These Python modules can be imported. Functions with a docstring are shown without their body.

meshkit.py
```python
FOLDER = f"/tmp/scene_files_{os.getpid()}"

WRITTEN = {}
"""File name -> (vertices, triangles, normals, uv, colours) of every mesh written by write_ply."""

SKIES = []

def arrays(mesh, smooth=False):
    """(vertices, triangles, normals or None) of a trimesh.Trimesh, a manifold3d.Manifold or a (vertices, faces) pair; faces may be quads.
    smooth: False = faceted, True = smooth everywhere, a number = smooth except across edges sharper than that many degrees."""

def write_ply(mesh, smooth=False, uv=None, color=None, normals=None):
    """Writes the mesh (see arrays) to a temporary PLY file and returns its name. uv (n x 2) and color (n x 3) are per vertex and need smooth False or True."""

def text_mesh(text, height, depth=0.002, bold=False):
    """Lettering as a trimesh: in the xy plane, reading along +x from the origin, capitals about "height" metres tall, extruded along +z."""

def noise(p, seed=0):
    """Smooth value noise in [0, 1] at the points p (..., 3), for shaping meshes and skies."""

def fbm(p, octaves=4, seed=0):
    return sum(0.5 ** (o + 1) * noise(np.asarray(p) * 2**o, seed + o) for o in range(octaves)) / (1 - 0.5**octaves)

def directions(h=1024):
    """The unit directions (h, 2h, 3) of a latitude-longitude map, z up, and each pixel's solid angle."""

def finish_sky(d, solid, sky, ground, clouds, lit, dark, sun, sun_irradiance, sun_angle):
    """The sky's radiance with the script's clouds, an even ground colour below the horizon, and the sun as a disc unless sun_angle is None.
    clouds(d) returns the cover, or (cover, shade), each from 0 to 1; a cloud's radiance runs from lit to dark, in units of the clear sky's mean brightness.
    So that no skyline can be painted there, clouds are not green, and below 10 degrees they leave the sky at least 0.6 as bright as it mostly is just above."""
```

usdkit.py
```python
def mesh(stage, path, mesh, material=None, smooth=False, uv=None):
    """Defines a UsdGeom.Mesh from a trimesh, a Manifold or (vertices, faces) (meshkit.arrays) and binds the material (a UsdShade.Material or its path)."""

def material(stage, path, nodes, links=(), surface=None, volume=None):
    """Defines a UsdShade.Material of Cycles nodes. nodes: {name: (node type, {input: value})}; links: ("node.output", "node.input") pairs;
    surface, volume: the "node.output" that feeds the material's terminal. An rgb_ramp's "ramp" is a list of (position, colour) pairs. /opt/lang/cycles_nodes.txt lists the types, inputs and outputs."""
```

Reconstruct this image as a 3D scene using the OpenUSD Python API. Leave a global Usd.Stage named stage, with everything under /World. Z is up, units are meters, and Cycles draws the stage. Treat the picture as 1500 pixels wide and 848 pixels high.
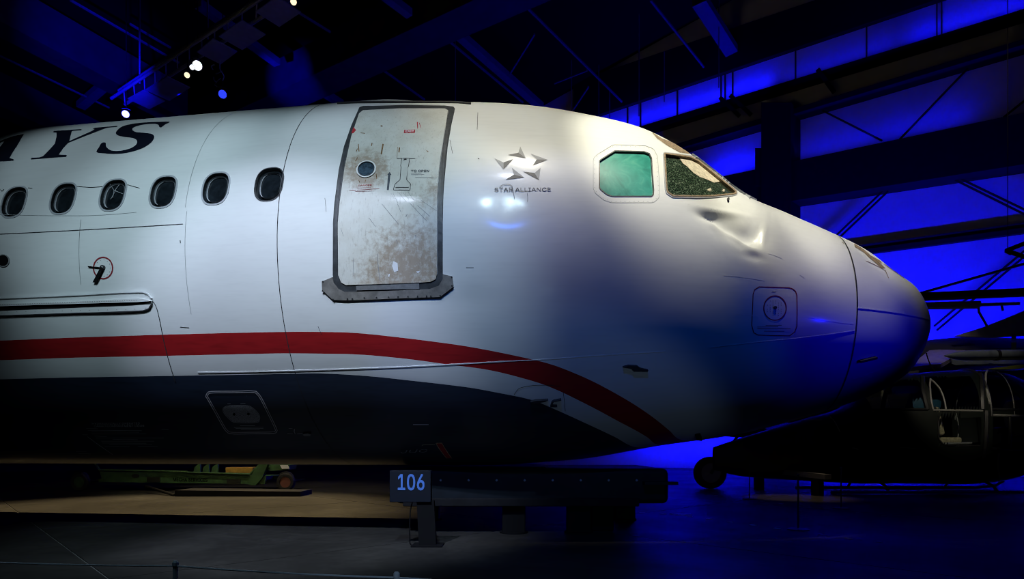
import math, random
import numpy as np, trimesh, shapely, manifold3d, usdkit, meshkit
from scipy.interpolate import PchipInterpolator
from scipy.spatial import cKDTree
from shapely.geometry import Polygon, LineString, Point
from pxr import Usd, UsdGeom, UsdLux, UsdShade, Gf, Sdf, Vt

random.seed(7); RNG = np.random.default_rng(7)
stage = Usd.Stage.CreateInMemory()
UsdGeom.SetStageUpAxis(stage, 'Z'); UsdGeom.SetStageMetersPerUnit(stage, 1.0)
WORLD = UsdGeom.Xform.Define(stage, '/World')

# ------------------------------------------------------------------ camera
EYE, F, CX, CY = 0.95, 900.0, 750.0, 657.2          # eye height; focal length and principal point in pixels of the 1500x848 frame
EXPOSURE = 0.0
cam = UsdGeom.Camera.Define(stage, '/World/Camera')
cam.CreateHorizontalApertureAttr(36.0); cam.CreateFocalLengthAttr(36.0 * F / 1500)
cam.CreateVerticalApertureOffsetAttr(36.0 / 1500 * (CY - 424))
cam.CreateExposureAttr(EXPOSURE)
cam.AddTranslateOp().Set(Gf.Vec3d(0, 0, EYE)); cam.AddRotateXOp().Set(90)

# ------------------------------------------------------------------ lights
def spot(name, pos, tgt, inten, col, ang, soft, rad=.06):
    l = UsdLux.SphereLight.Define(stage, '/World/' + name)
    l.CreateRadiusAttr(rad); l.CreateIntensityAttr(inten * (.05 / rad) ** 2); l.CreateColorAttr(Gf.Vec3f(*col))
    s = UsdLux.ShapingAPI.Apply(l.GetPrim()); s.CreateShapingConeAngleAttr(ang); s.CreateShapingConeSoftnessAttr(soft)
    l.AddTransformOp().Set(Gf.Matrix4d().SetLookAt(Gf.Vec3d(*pos), Gf.Vec3d(*tgt), Gf.Vec3d(.01, .01, 1)).GetInverse())

def strip(name, a, b, width, tgt, inten, col):
    """a long thin lamp from a to b, facing tgt"""
    a, b, tgt = (np.array(x, float) for x in (a, b, tgt)); m = (a + b) / 2; x = (b - a) / np.linalg.norm(b - a)
    z = m - tgt; z -= x * (z @ x); z /= np.linalg.norm(z); y = np.cross(z, x)
    l = UsdLux.RectLight.Define(stage, '/World/' + name)
    l.CreateWidthAttr(float(np.linalg.norm(b - a))); l.CreateHeightAttr(width); l.CreateIntensityAttr(inten); l.CreateColorAttr(Gf.Vec3f(*col))
    M = np.eye(4); M[0, :3], M[1, :3], M[2, :3], M[3, :3] = x, y, z, m
    l.AddTransformOp().Set(Gf.Matrix4d(M.tolist()))

COOL, WARM, BLUE = (.70, .87, 1.0), (1.0, .95, .84), (.0025, .0025, 1.0)
spot('key_spot', (-.7, -3.5, 10.8), (-2.25, 5.3, 2.26), 29200, (.617, .842, .96), 12.9, .65, .1)
spot('front_spot', (-3.79, -2.5, 10.5), (-2.26, 5.0, 2.06), 51700, (.665, .735, .955), 9.55, .72, .1)
spot('door_spot', (-.2, -1.1, 13.4), (-.91, 5.7, 3.46), 9500, (.78, .84, 1.0), 8.4, .65, .1)
spot('left_spot', (-4.5, -2.51, 8.5), (-3.95, 5.8, 3.9), 12000, (.665, .878, .985), 10.2, .75, .1)
spot('blue_side_spot', (-.5, -2.5, 7.5), (.52, 5.0, 1.89), 4850, (.003, .135, 1.0), 12.2, .35)
spot('low_nose_spot', (.45, -3.32, 1.37), (.33, 5.6, .33), 1190, (.454, .667, 1.0), 13.7, .4)
spot('blue_nose_spot', (8.01, 1.62, 1.56), (2.8, 6.2, 2.45), 4080, BLUE, 9.4, 1.0)
# a row of narrow spots along the roof over the nose
for i, (x, y, z, ang, inten) in enumerate(((.5, 6.3, 4.35, 8.45, 38000), (1.5, 6.25, 3.1, 5.1, 76000), (2.5, 6.25, 2.84, 4.0, 41600), (3.15, 6.35, 2.5, 3.4, 38000), (3.75, 6.45, 2.83, 2.4, 34000))):
    spot(f'nose_row_spot_{i:03d}', (x, 1.0, 14.5), (x, y, z), inten, (1.0, .94, .74), ang, .53, .34 if i == 0 else .16)
spot('floor_warm_spot', (-5.5, 15.0, 13.0), (-5.4, 9.7, 0), 170000, (1.0, .76, .38), 17.5, .7)
spot('cart_spot', (-5.4, 11.2, 7.5), (-5.4, 13.7, .3), 7000, (1.0, .88, .62), 26, .7)
spot('floor_right_spot', (5.4, 10.6, 12.0), (5.6, 11.9, 0), 20000, (1.0, .74, .42), 5.5, .8)
spot('wheel_blue_spot', (1.2, 8.5, 2.5), (4.6, 14.4, .5), 700, (.10, .16, 1.0), 6, .8)
spot('helicopter_spot', (8.0, 5.0, 6.0), (9.4, 13.2, 1.9), 6000, (1.0, .9, .7), 8, .6)
spot('jet_spot', (9.5, 9.5, 13.0), (11.8, 16.8, 3.6), 8000, (1.0, .84, .7), 9, .6)
spot('floor_front_spot', (-2.5, 0.5, 12.0), (-2.0, 3.2, 0), 2600, (.42, .72, 1.0), 16, .9)

# ------------------------------------------------------------------ helpers: prims
used = {}
def path_for(name, parent):
    base = (str(parent.GetPath()) if parent is not None else '/World') + '/' + name
    k = used.get(base, -1) + 1; used[base] = k
    return base if k == 0 else f'{base}_{k:03d}'

def tag(o, label=None, cat=None, group=None, kind=None):
    p = o.GetPrim() if hasattr(o, 'GetPrim') else o
    for k, v in (('label', label), ('category', cat), ('group', group), ('kind', kind)):
        if v: p.SetCustomDataByKey(k, v)
    return p

def origin_of(parent):
    if parent is None: return np.zeros(3)
    return np.array(UsdGeom.XformCache().GetLocalToWorldTransform(parent).ExtractTranslation())

def thing(name, label, cat, loc, group=None):
    x = UsdGeom.Xform.Define(stage, path_for(name, None)); x.AddTranslateOp().Set(Gf.Vec3d(*map(float, loc)))
    return tag(x, label, cat, group)

def obj(name, mesh, mat, parent=None, smooth=30, label=None):
    """ONE mesh prim in world coordinates, under parent (whose place is taken off)"""
    if isinstance(mesh, tuple) and len(mesh) == 3:
        v, f, n = mesh
    else:
        if isinstance(mesh, list): mesh = trimesh.util.concatenate(mesh)
        v, f, n = meshkit.arrays(mesh, smooth)
    v = np.asarray(v, float) - origin_of(parent)
    path = path_for(name, parent)
    m = UsdGeom.Mesh.Define(stage, path)
    m.CreatePointsAttr(Vt.Vec3fArray.FromNumpy(v.astype(np.float32)))
    m.CreateFaceVertexCountsAttr(Vt.IntArray.FromNumpy(np.full(len(f), 3, np.int32)))
    m.CreateFaceVertexIndicesAttr(Vt.IntArray.FromNumpy(np.asarray(f, np.int32).ravel()))
    m.CreateSubdivisionSchemeAttr('none')
    if n is not None:
        m.CreateNormalsAttr(Vt.Vec3fArray.FromNumpy(n.astype(np.float32))); m.SetNormalsInterpolation('vertex')
    UsdShade.MaterialBindingAPI.Apply(m.GetPrim()).Bind(MATS[mat])
    if label: tag(m, label)
    return m.GetPrim()

# ------------------------------------------------------------------ materials
MATS = {}
def plain(name, col, rough=.5, metal=0., coat=0., var=.12, scale=6., bump=0., **kw):
    """paint or metal whose colour varies a little, with fine relief"""
    c = np.array(col, float)
    nodes = {'tc': ('texture_coordinate', {}), 'n': ('noise_texture', {'scale': scale, 'detail': 6.0, 'roughness': .6}),
             'r': ('rgb_ramp', {'ramp': [(.3, tuple(c * (1 - var))), (.7, tuple(np.minimum(c * (1 + var), 1)))]}),
             'p': ('principled_bsdf', {'roughness': rough, 'metallic': metal, 'coat_weight': coat, 'coat_roughness': .06, **kw})}
    links = [('tc.object', 'n.vector'), ('n.fac', 'r.fac'), ('r.color', 'p.base_color')]
    if bump:
        nodes['b'] = ('bump', {'strength': bump, 'distance': .01}); links += [('n.fac', 'b.height'), ('b.normal', 'p.normal')]
    MATS[name] = usdkit.material(stage, '/World/Looks/' + name, nodes, links, surface='p.BSDF')

def skin(name, col, rough=.44, coat=.2, streak=.02):
    """aircraft paint: faint streaks along the airflow, slight panel waves"""
    c = np.array(col, float)
    nodes = {'tc': ('texture_coordinate', {}), 'mp': ('mapping', {'scale': (1.2, 9., 14.)}),
             'n': ('noise_texture', {'scale': 2.2, 'detail': 8.0, 'roughness': .65}), 'w': ('noise_texture', {'scale': 1.6, 'detail': 2.0}),
             'g': ('noise_texture', {'scale': 160., 'detail': 2.0}),
             'r': ('rgb_ramp', {'ramp': [(.25, tuple(c * (1 - streak * 2.4))), (.5, tuple(c)), (.75, tuple(np.minimum(c * (1 + streak), 1)))]}),
             'b': ('bump', {'strength': .2, 'distance': .02}), 'b2': ('bump', {'strength': .05, 'distance': .004}),
             'p': ('principled_bsdf', {'roughness': rough, 'coat_weight': coat, 'coat_roughness': .14})}
    MATS[name] = usdkit.material(stage, '/World/Looks/' + name, nodes,
        [('tc.object', 'mp.vector'), ('mp.vector', 'n.vector'), ('tc.object', 'w.vector'), ('tc.object', 'g.vector'), ('n.fac', 'r.fac'), ('r.color', 'p.base_color'),
         ('w.fac', 'b.height'), ('g.fac', 'b2.height'), ('b.normal', 'b2.normal'), ('b2.normal', 'p.normal')], surface='p.BSDF')

def emit(name, col, strength):
    MATS[name] = usdkit.material(stage, '/World/Looks/' + name, {'e': ('emission', {'color': col, 'strength': strength})}, surface='e.emission')

skin('white_paint', (.74, .76, .76)); skin('radome_paint', (.72, .74, .75), .46, .15)
skin('red_paint', (.36, .012, .016), .4, .3, .12); skin('navy_paint', (.017, .028, .056), .42, .25, .15)
plain('letter_navy', (.006, .008, .02), .35, coat=.3)
plain('seam_dark', (.03, .03, .035), .6); plain('seam_faint', (.30, .32, .33), .6); plain('crease_light', (.8, .82, .85), .3)
plain('seal_dark', (.035, .04, .045), .45, var=.5, scale=14, bump=.3)
plain('sill_metal', (.24, .23, .215), .45, metal=.35, var=.4, scale=9, bump=.3)
plain('bright_metal', (.62, .64, .66), .3, metal=.8, var=.2, scale=20)
plain('viewport_glass', (.05, .085, .12), .12, coat=.8, var=.6, scale=25); plain('door_plain', (.60, .61, .57), .4, coat=.2); plain('rivet', (.02, .02, .022), .5); plain('rivet_grey', (.33, .34, .35), .5)
plain('ring_grey', (.38, .4, .43), .4, var=.1); plain('window_glass', (.010, .014, .018), .08, coat=1., var=.5, scale=12)
plain('logo_dark', (.05, .05, .055), .5); plain('logo_light', (.33, .34, .34), .5)
plain('label_red', (.42, .02, .03), .5); plain('dull_red', (.24, .02, .03), .5); plain('label_white', (.75, .76, .78), .5); plain('label_blue', (.01, .025, .045), .5)
plain('label_grey', (.24, .25, .27), .6); plain('stencil_grey', (.80, .86, .90), .6); plain('pale_line', (.70, .68, .74), .5)
plain('rust', (.2, .11, .045), .8, var=.5, scale=60); plain('bare_brown', (.22, .16, .10), .7, var=.6, scale=40, bump=.5)
plain('bare_cream', (.5, .45, .34), .6, var=.35, scale=30)
plain('black_matt', (.005, .005, .006), .8, specular_ior_level=.1); plain('black_steel', (.008, .008, .010), .8, var=.3, specular_ior_level=.15); plain('black_gloss', (.008, .009, .010), .25, coat=.5)
plain('helicopter_green', (.006, .010, .0075), .45, coat=.1, var=.4, scale=5); plain('frame_black', (.02, .021, .022), .4, coat=.2)
plain('seat_cream', (.55, .47, .30), .8, var=.3, scale=18); plain('seat_blue', (.03, .12, .20), .6); plain('canopy_edge', (.34, .34, .32), .4)
plain('cart_green', (.05, .12, .045), .5, var=.35, scale=7, bump=.2); plain('cart_yellow', (.45, .27, .05), .6, var=.3); plain('cart_black', (.012, .015, .011), .6)
plain('tyre', (.012, .012, .013), .8, bump=.2); plain('wheel_rust', (.16, .055, .04), .6); plain('wheel_grey', (.22, .23, .25), .4)
plain('cradle_navy', (.004, .007, .012), .6, var=.4, scale=5, specular_ior_level=.2); plain('sign_navy', (.0035, .006, .013), .6, specular_ior_level=.2); plain('sign_blue', (.06, .17, .55), .6)
plain('jet_grey', (.33, .31, .30), .5, var=.2); plain('jet_tube', (.24, .30, .36), .3, metal=.3); plain('jet_dark', (.02, .022, .03), .6); plain('jet_green', (.18, .20, .03), .6)
plain('rope_white', (.8, .82, .84), .6, var=.05); plain('steel_dark', (.05, .052, .055), .4, metal=.5); plain('tape_white', (.7, .72, .75), .6)
plain('base_white', (.6, .6, .58), .5); plain('wall_paint', (.62, .62, .66), .9, var=.05, scale=2); plain('ceiling_black', (.004, .004, .0045), .9, specular_ior_level=.05)
plain('rafter_paint', (.022, .024, .034), .8, var=.25, scale=1.5, specular_ior_level=.2); plain('purlin_paint', (.07, .078, .10), .7, specular_ior_level=.2)
plain('truss_grey', (.16, .17, .20), .5, metal=.3); plain('lamp_body', (.03, .03, .034), .45); plain('lamp_blue_body', (.05, .05, .25), .4)
emit('lamp_white', (.9, .95, 1.), 1.7); emit('lamp_warm', (1., .82, .5), 1.4); emit('lamp_blue', (.02, .04, 1.), 1.6); emit('lamp_small', (.9, .92, .8), 6.)

# floor: dark sealed concrete, worn and stained
MATS['concrete'] = usdkit.material(stage, '/World/Looks/concrete', {
    'g': ('geometry', {}), 'n1': ('noise_texture', {'scale': .55, 'detail': 9.0, 'roughness': .65, 'distortion': .6}), 'n2': ('noise_texture', {'scale': 9., 'detail': 6.0, 'roughness': .7}),
    'oi': ('object_info', {}), 'mx': ('mix', {'fac': .35}),
    'r': ('rgb_ramp', {'ramp': [(.25, (.011, .0105, .010)), (.5, (.030, .0285, .027)), (.75, (.070, .067, .062))]}),
    'rr': ('rgb_ramp', {'ramp': [(.3, (.38, .38, .38)), (.7, (.6, .6, .6))]}), 'b': ('bump', {'strength': .12, 'distance': .004}),
    'p': ('principled_bsdf', {'specular_ior_level': .06})},
    [('g.position', 'n1.vector'), ('g.position', 'n2.vector'), ('n1.color', 'mx.color1'), ('n2.color', 'mx.color2'), ('mx.color', 'r.fac'), ('r.color', 'p.base_color'),
     ('n1.fac', 'rr.fac'), ('rr.color', 'p.roughness'), ('n2.fac', 'b.height'), ('b.normal', 'p.normal')], surface='p.BSDF')
plain('joint_filler', (.12, .12, .115), .7, var=.3, scale=3)

# clear acrylic of the helicopter's bubble
MATS['acrylic'] = usdkit.material(stage, '/World/Looks/acrylic', {
    'fr': ('fresnel', {'IOR': 1.5}), 't': ('transparent_bsdf', {'color': (.80, .85, .86)}), 'g': ('glossy_bsdf', {'roughness': .03, 'color': (.9, .9, .9)}), 'm': ('mix_closure', {})},
    [('fr.fac', 'm.fac'), ('t.BSDF', 'm.closure1'), ('g.BSDF', 'm.closure2')], surface='m.closure')
# green protective film in the side cockpit window
MATS['green_film'] = usdkit.material(stage, '/World/Looks/green_film', {
    'tc': ('texture_coordinate', {}), 'n': ('noise_texture', {'scale': 5., 'detail': 8., 'roughness': .6, 'distortion': 1.5}),
    'r': ('rgb_ramp', {'ramp': [(.3, (.012, .20, .165)), (.55, (.03, .30, .24)), (.8, (.10, .40, .30))]}), 'p': ('principled_bsdf', {'roughness': .3, 'coat_weight': .4})},
    [('tc.object', 'n.vector'), ('n.fac', 'r.fac'), ('r.color', 'p.base_color')], surface='p.BSDF')
# ------------------------------------------------------------------ geometry helpers
def pix(u, v, Y):                                   # the point at depth Y seen at pixel (u, v)
    return np.array([(u - CX) * Y / F, Y, EYE + (CY - v) * Y / F])
def on_z(u, v, z=0.):
    return pix(u, v, F * (z - EYE) / (CY - v))
def proj(P):
    P = np.asarray(P); return np.stack([CX + F * P[..., 0] / P[..., 1], CY - F * (P[..., 2] - EYE) / P[..., 1]], -1)

def box(c, size, rot=None):
    b = trimesh.creation.box(size)
    if rot is not None: b.apply_transform(rot)
    b.apply_translation(c); return b
def beam(a, b, w, h, up=(0, 0, 1)):
    """a square-edged bar from a to b, w wide and h deep along up"""
    a, b = np.array(a, float), np.array(b, float); x = b - a; L = np.linalg.norm(x); x /= L
    y = np.cross(up, x); y /= np.linalg.norm(y); z = np.cross(x, y)
    m = trimesh.creation.box([L, w, h]); T = np.eye(4); T[:3, 0], T[:3, 1], T[:3, 2], T[:3, 3] = x, y, z, (a + b) / 2
    m.apply_transform(T); return m
def rod(a, b, r, n=8):
    return trimesh.creation.cylinder(radius=r, segment=[np.array(a, float), np.array(b, float)], sections=n)
def tube(pts, r, n=8, closed=False):
    pts = np.asarray(pts, float); N = len(pts); r = np.broadcast_to(r, N)
    t = np.roll(pts, -1, 0) - np.roll(pts, 1, 0) if closed else np.gradient(pts, axis=0)
    t /= np.linalg.norm(t, axis=1, keepdims=True)
    up = np.array([0, 0, 1.]) if abs(t[:, 2]).mean() < .8 else np.array([1., 0, 0])
    u = np.cross(t, up); u /= np.linalg.norm(u, axis=1, keepdims=True); w = np.cross(u, t)
    a = np.linspace(0, 2 * np.pi, n, endpoint=False)
    V = (pts[:, None] + r[:, None, None] * (np.cos(a)[None, :, None] * u[:, None] + np.sin(a)[None, :, None] * w[:, None])).reshape(-1, 3)
    f = []
    for i in range(N if closed else N - 1):
        j = (i + 1) % N
        for k in range(n):
            l = (k + 1) % n; f += [[i * n + k, i * n + l, j * n + l], [i * n + k, j * n + l, j * n + k]]
    if not closed:
        V = np.vstack([V, pts[0], pts[-1]])
        for k in range(n):
            l = (k + 1) % n; f += [[N * n, k + 0, l], [N * n + 1, (N - 1) * n + l, (N - 1) * n + k]]
    m = trimesh.Trimesh(V, f, process=False); m.fix_normals(); return m
def rbox(c, size, r, rot=None):
    """rounded box: hull of spheres"""
    s = np.array(size) / 2 - r
    m = manifold3d.Manifold.batch_hull([manifold3d.Manifold.sphere(r, 12).translate((float(sx * s[0]), float(sy * s[1]), float(sz * s[2]))) for sx in (-1, 1) for sy in (-1, 1) for sz in (-1, 1)]).to_mesh()
    b = trimesh.Trimesh(m.vert_properties[:, :3], m.tri_verts)
    if rot is not None: b.apply_transform(rot)
    b.apply_translation(c); return b
def lathe(prof, n=24, at=(0, 0, 0), axis=(0, 0, 1)):
    m = trimesh.creation.revolve(np.array(prof, float), sections=n)
    m.apply_transform(trimesh.geometry.align_vectors([0, 0, 1], axis)); m.apply_translation(at); return m
def prism(poly, place, depth):
    """a polygon in (x, z) pulled along y by depth; place maps local to world (4x4)"""
    m = trimesh.creation.extrude_polygon(poly, depth, engine='earcut'); m.apply_transform(place); return m
def rotz(a): return trimesh.transformations.rotation_matrix(a, [0, 0, 1])
def smooth_ring(pts, n=8):
    """closed smooth curve through the points"""
    p = np.asarray(pts, float); N = len(p); out = []
    for i in range(N):
        a, b, c, d = p[i - 1], p[i], p[(i + 1) % N], p[(i + 2) % N]
        for t in np.linspace(0, 1, n, endpoint=False):
            out.append(.5 * (2 * b + (c - a) * t + (2 * a - 5 * b + 4 * c - d) * t ** 2 + (3 * b - a - 3 * c + d) * t ** 3))
    return np.array(out)
def smooth_line(pts, n=8):
    p = np.asarray(pts, float); t = np.r_[0, np.cumsum(np.linalg.norm(np.diff(p, axis=0), axis=1))]
    return PchipInterpolator(t, p)(np.linspace(0, t[-1], n * len(p)))

# ------------------------------------------------------------------ the setting: floor, ceiling, walls
WD, WN = np.array([.687, -.727, 0.]), np.array([-.727, -.687, 0.])      # along the right wall (to the right), and out of it
WA = np.array([250 / F * 30, 30., 0.])
def on_wall(u, v, off=0.):
    d = np.array([(u - CX) / F, 1., (CY - v) / F]); o = np.array([0, 0, EYE]); A = WA + WN * off
    return o + d * (((A - o) @ WN) / (d @ WN))
def wall_piece(px, off0, off1):
    """a polygon lying on the right wall (traced in pixels), standing from off0 to off1 out of it"""
    W = np.array([on_wall(u, v, off1) for u, v in px]); x = (W - WA) @ WD; z = W[:, 2]
    poly = Polygon(np.c_[x, z]).buffer(0)
    T = np.eye(4); T[:3, 0] = WD; T[:3, 1] = [0, 0, 1]; T[:3, 2] = np.cross(WD, [0, 0, 1]); s = np.sign(T[:3, 2] @ WN)
    m = trimesh.creation.extrude_polygon(poly, abs(off1 - off0), engine='earcut'); m.apply_transform(T)
    m.apply_translation(WA + WN * (off0 if s > 0 else off1)); return m
def wall_bar(p, q, w, off, depth=.1):
    a, b = on_wall(*p, off), on_wall(*q, off); return beam(a, b, depth, w) if abs((b - a)[2]) < 1e9 else None

fl = UsdGeom.Xform.Define(stage, path_for('floor', None)).GetPrim(); tag(fl, 'dark sealed concrete hall floor in large slabs with pale joints', 'floor', kind='structure')
obj('subfloor', box([0, 24, -.11], [110, 74, .2]), 'joint_filler', fl, smooth=False)
SL = 4.6; J0 = on_z(160, 848)[:2] - .5 * 0
for i in range(-6, 7):
    for j in range(-4, 9):
        o = J0 + WD[:2] * (i * SL) + np.array([.727, .687]) * (j * SL); c = o + WD[:2] * SL / 2 + np.array([.727, .687]) * SL / 2
        if c[1] < -1 or c[1] > 50 or abs(c[0]) > 1.05 * c[1] + 5: continue
        s = trimesh.creation.box([SL - .016, SL - .016, .012]); s.apply_transform(rotz(math.atan2(WD[1], WD[0]))); s.apply_translation([c[0], c[1], -.006])
        obj('slab', s, 'concrete', fl, smooth=False)

ZC = 21.5
ce = UsdGeom.Xform.Define(stage, path_for('ceiling', None)).GetPrim(); tag(ce, 'black hangar ceiling with steel rafters, braces and hanger rods', 'ceiling', kind='structure')
obj('ceiling_deck', box([6, 24, ZC + .1], [110, 90, .2]), 'ceiling_black', ce, smooth=False)
def ceil_bar(name, p, q, w, h, z, mat, ext=0.):
    a, b = on_z(*p, z), on_z(*q, z); d = (b - a) / np.linalg.norm(b - a)
    obj(name, beam(a - d * ext, b + d * ext, w, h), mat, ce, smooth=False)
ceil_bar('rafter', (-40, -10), (212, 128), 1.2, 1.8, 19.6, 'rafter_paint', 2)
ceil_bar('rafter', (-60, 110), (100, 186), 1.2, 1.8, 19.6, 'rafter_paint', 6)
ceil_bar('rafter', (360, 153), (735, -22), 1.6, 1.6, 19.6, 'rafter_paint', 6)
for p, q, w in [((651, 32), (792, 156), .28), ((1024, 0), (1090, 103), .42), ((462, 128), (500, 152), .25), ((361, 59), (406, 92), .28), ((345, 45), (290, 5), .28),
                ((118, 155), (168, 112), .3), ((560, -10), (600, 20), .25)]:
    ceil_bar('purlin', p, q, w * 1.36, .3, 19.0, 'purlin_paint')
for p, q in [((542, 89), (622, 146)), ((635, 41), (766, 150)), ((761, 0), (911, 149)), ((953, 0), (1023, 88)), ((103, 0), (262, 92)), ((0, 82), (160, 158)), ((432, 15), (484, 47)),
             ((783, 50), (747, 108)), ((862, 127), (840, 160)), ((812, 122), (860, 103)), ((1023, 88), (1040, 110)), ((190, 35), (250, 70))]:
    ceil_bar('brace_rod', p, q, .075, .075, 18.9, 'purlin_paint')
for u, v, w in [(667, 40, 152), (837, 88, 162), (877, 95, 170), (936, 20, 160), (973, 75, 140), (1053, 0, 118), (893, 134, 165)]:
    a = on_z(u, v, 20.); obj('hanger_rod', rod(a, [a[0], a[1], EYE + (CY - w) * a[1] / F - .3], .022, 6), 'purlin_paint', ce)

wr = UsdGeom.Xform.Define(stage, path_for('wall_right', None)).GetPrim(); tag(wr, 'hangar wall washed in deep blue light between black girts', 'wall', kind='structure')
T0, T1 = -16, 38
def wall_box(t0, t1, z0, z1, o0, o1):
    m = trimesh.creation.box([t1 - t0, z1 - z0, o1 - o0]); T = np.eye(4); T[:3, 0] = WD; T[:3, 1] = [0, 0, 1]; T[:3, 2] = WN
    T[:3, 3] = WA + WD * (t0 + t1) / 2 + np.array([0, 0, (z0 + z1) / 2]) + WN * (o0 + o1) / 2; m.apply_transform(T); return m
obj('wall_panel', wall_box(T0, T1, 0, ZC, -.3, 0), 'wall_paint', wr, smooth=False)
K = 'black_steel'
def ln(a, b):                                        # the straight line through two pixels, as a function of x
    return lambda x: a[1] + (b[1] - a[1]) * (x - a[0]) / (b[0] - a[0])
L1, L2, L3, L4, L5, L6 = ln((885, 165), (1385, -5)), ln((935, 186), (1500, 13)), ln((1000, 215), (1500, 64)), ln((1158, 237), (1500, 165)), ln((1158, 294.5), (1500, 240.5)), ln((1060, 258), (1112, 247))
def band(x0, x1, lo, hi, o0, o1, name, mat=K):
    obj(name, wall_piece([(x0, lo(x0)), (x1, lo(x1)), (x1, hi(x1)), (x0, hi(x0))], o0, o1), mat, wr, smooth=False)
band(840, 1640, L1, lambda x: L1(x) - 60, 0, .25, 'fascia')                    # above the lit strip
band(840, 1640, lambda x: L2(x) + 9, L2, 0, .5, 'ledge')                       # its lower edge
band(960, 1640, lambda x: L3(x) + 1, lambda x: L3(x) - 7, 0, .7, 'girt')
band(1120, 1640, L5, L4, 0, .9, 'girt')
band(960, 1120, lambda x: L5(x) + 4, L6, 0, .9, 'girt')
band(1115, 1158, lambda x: 730, lambda x: 150, 0, 1.0, 'column')
band(1106, 1118, lambda x: 272, lambda x: 217, 0, .95, 'bracket')
band(1225, 1640, ln((1273, 371), (1500, 341)), ln((1273, 364), (1500, 333)), 0, .2, 'girt')
band(1225, 1640, ln((1273, 364), (1500, 333)), ln((1273, 357), (1500, 326)), 0, .15, 'girt', 'rafter_paint')
for u in (918, 937, 991, 1055, 1061, 1072, 1164, 1268, 1371, 1378):
    obj('strip_joint', wall_piece([(u, L1(u)), (u + 1.6, L1(u)), (u + 1.6, L2(u)), (u, L2(u))], 0, .06), K, wr, smooth=False)
for p, q in [((1055, 143), (1083, 170)), ((1070, 140), (1100, 168)), ((1198, 102), (1222, 135)), ((937, 186), (960, 207))]:
    obj('ledge_bracket', wall_bar(p, q, .16, .5), K, wr, smooth=False)
for p, q in [((1293, 280), (1190, 378)), ((1301, 280), (1198, 378)), ((1388, 258), (1505, 316)), ((1393, 255), (1505, 309)), ((1512, 358), (1368, 478)), ((1512, 366), (1372, 484)),
             ((1318, 204), (1418, 100)), ((1292, 206), (1205, 162)), ((1470, 172), (1510, 140))]:
    obj('wall_brace', wall_bar(p, q, .06, .35, .05), K, wr, smooth=False)
wb = obj('wall_back', box([-6, 58, ZC / 2], [110, .4, ZC]), 'ceiling_black'); tag(wb, 'black far wall of the hall behind the airliner', 'wall', kind='structure')

# blue wall-wash strips along the foot of each lit field
def wash(name, p, q, inten, off=1.2, w=.12, up=3.):
    a, b = (on_wall(*x) + WN * off + [0, 0, .12] for x in (p, q)); m = (a + b) / 2 - WN * (off - .05) + np.array([0, 0, up])
    strip(name, a, b, w, m, inten, BLUE)
wash('wash_lower', (1175, 640), (1560, 640), 360, 3.2, .3, 6.)
wash('wash_left', (950, 650), (1120, 640), 200, 3.2, .3, 5.)
wash('wash_middle', (1165, 235), (1420, 181), 18, .55, .08, 1.2)
wash('wash_small', (1040, 263), (1108, 247), 60, .55, .08, 1.)
wash('wash_strip', (860, 209), (1130, 127), 50, .42, .06, .8)
wash('wash_strip_m', (1150, 121), (1310, 72), 14, .42, .06, .8)
wash('wash_strip_b', (1330, 66), (1520, 8), 28, .42, .06, .8)
spot('rafter_blue_spot', on_z(238, 152, 12.3), on_z(424, 119, 18.9), 160000, BLUE, 8, .9)
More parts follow.
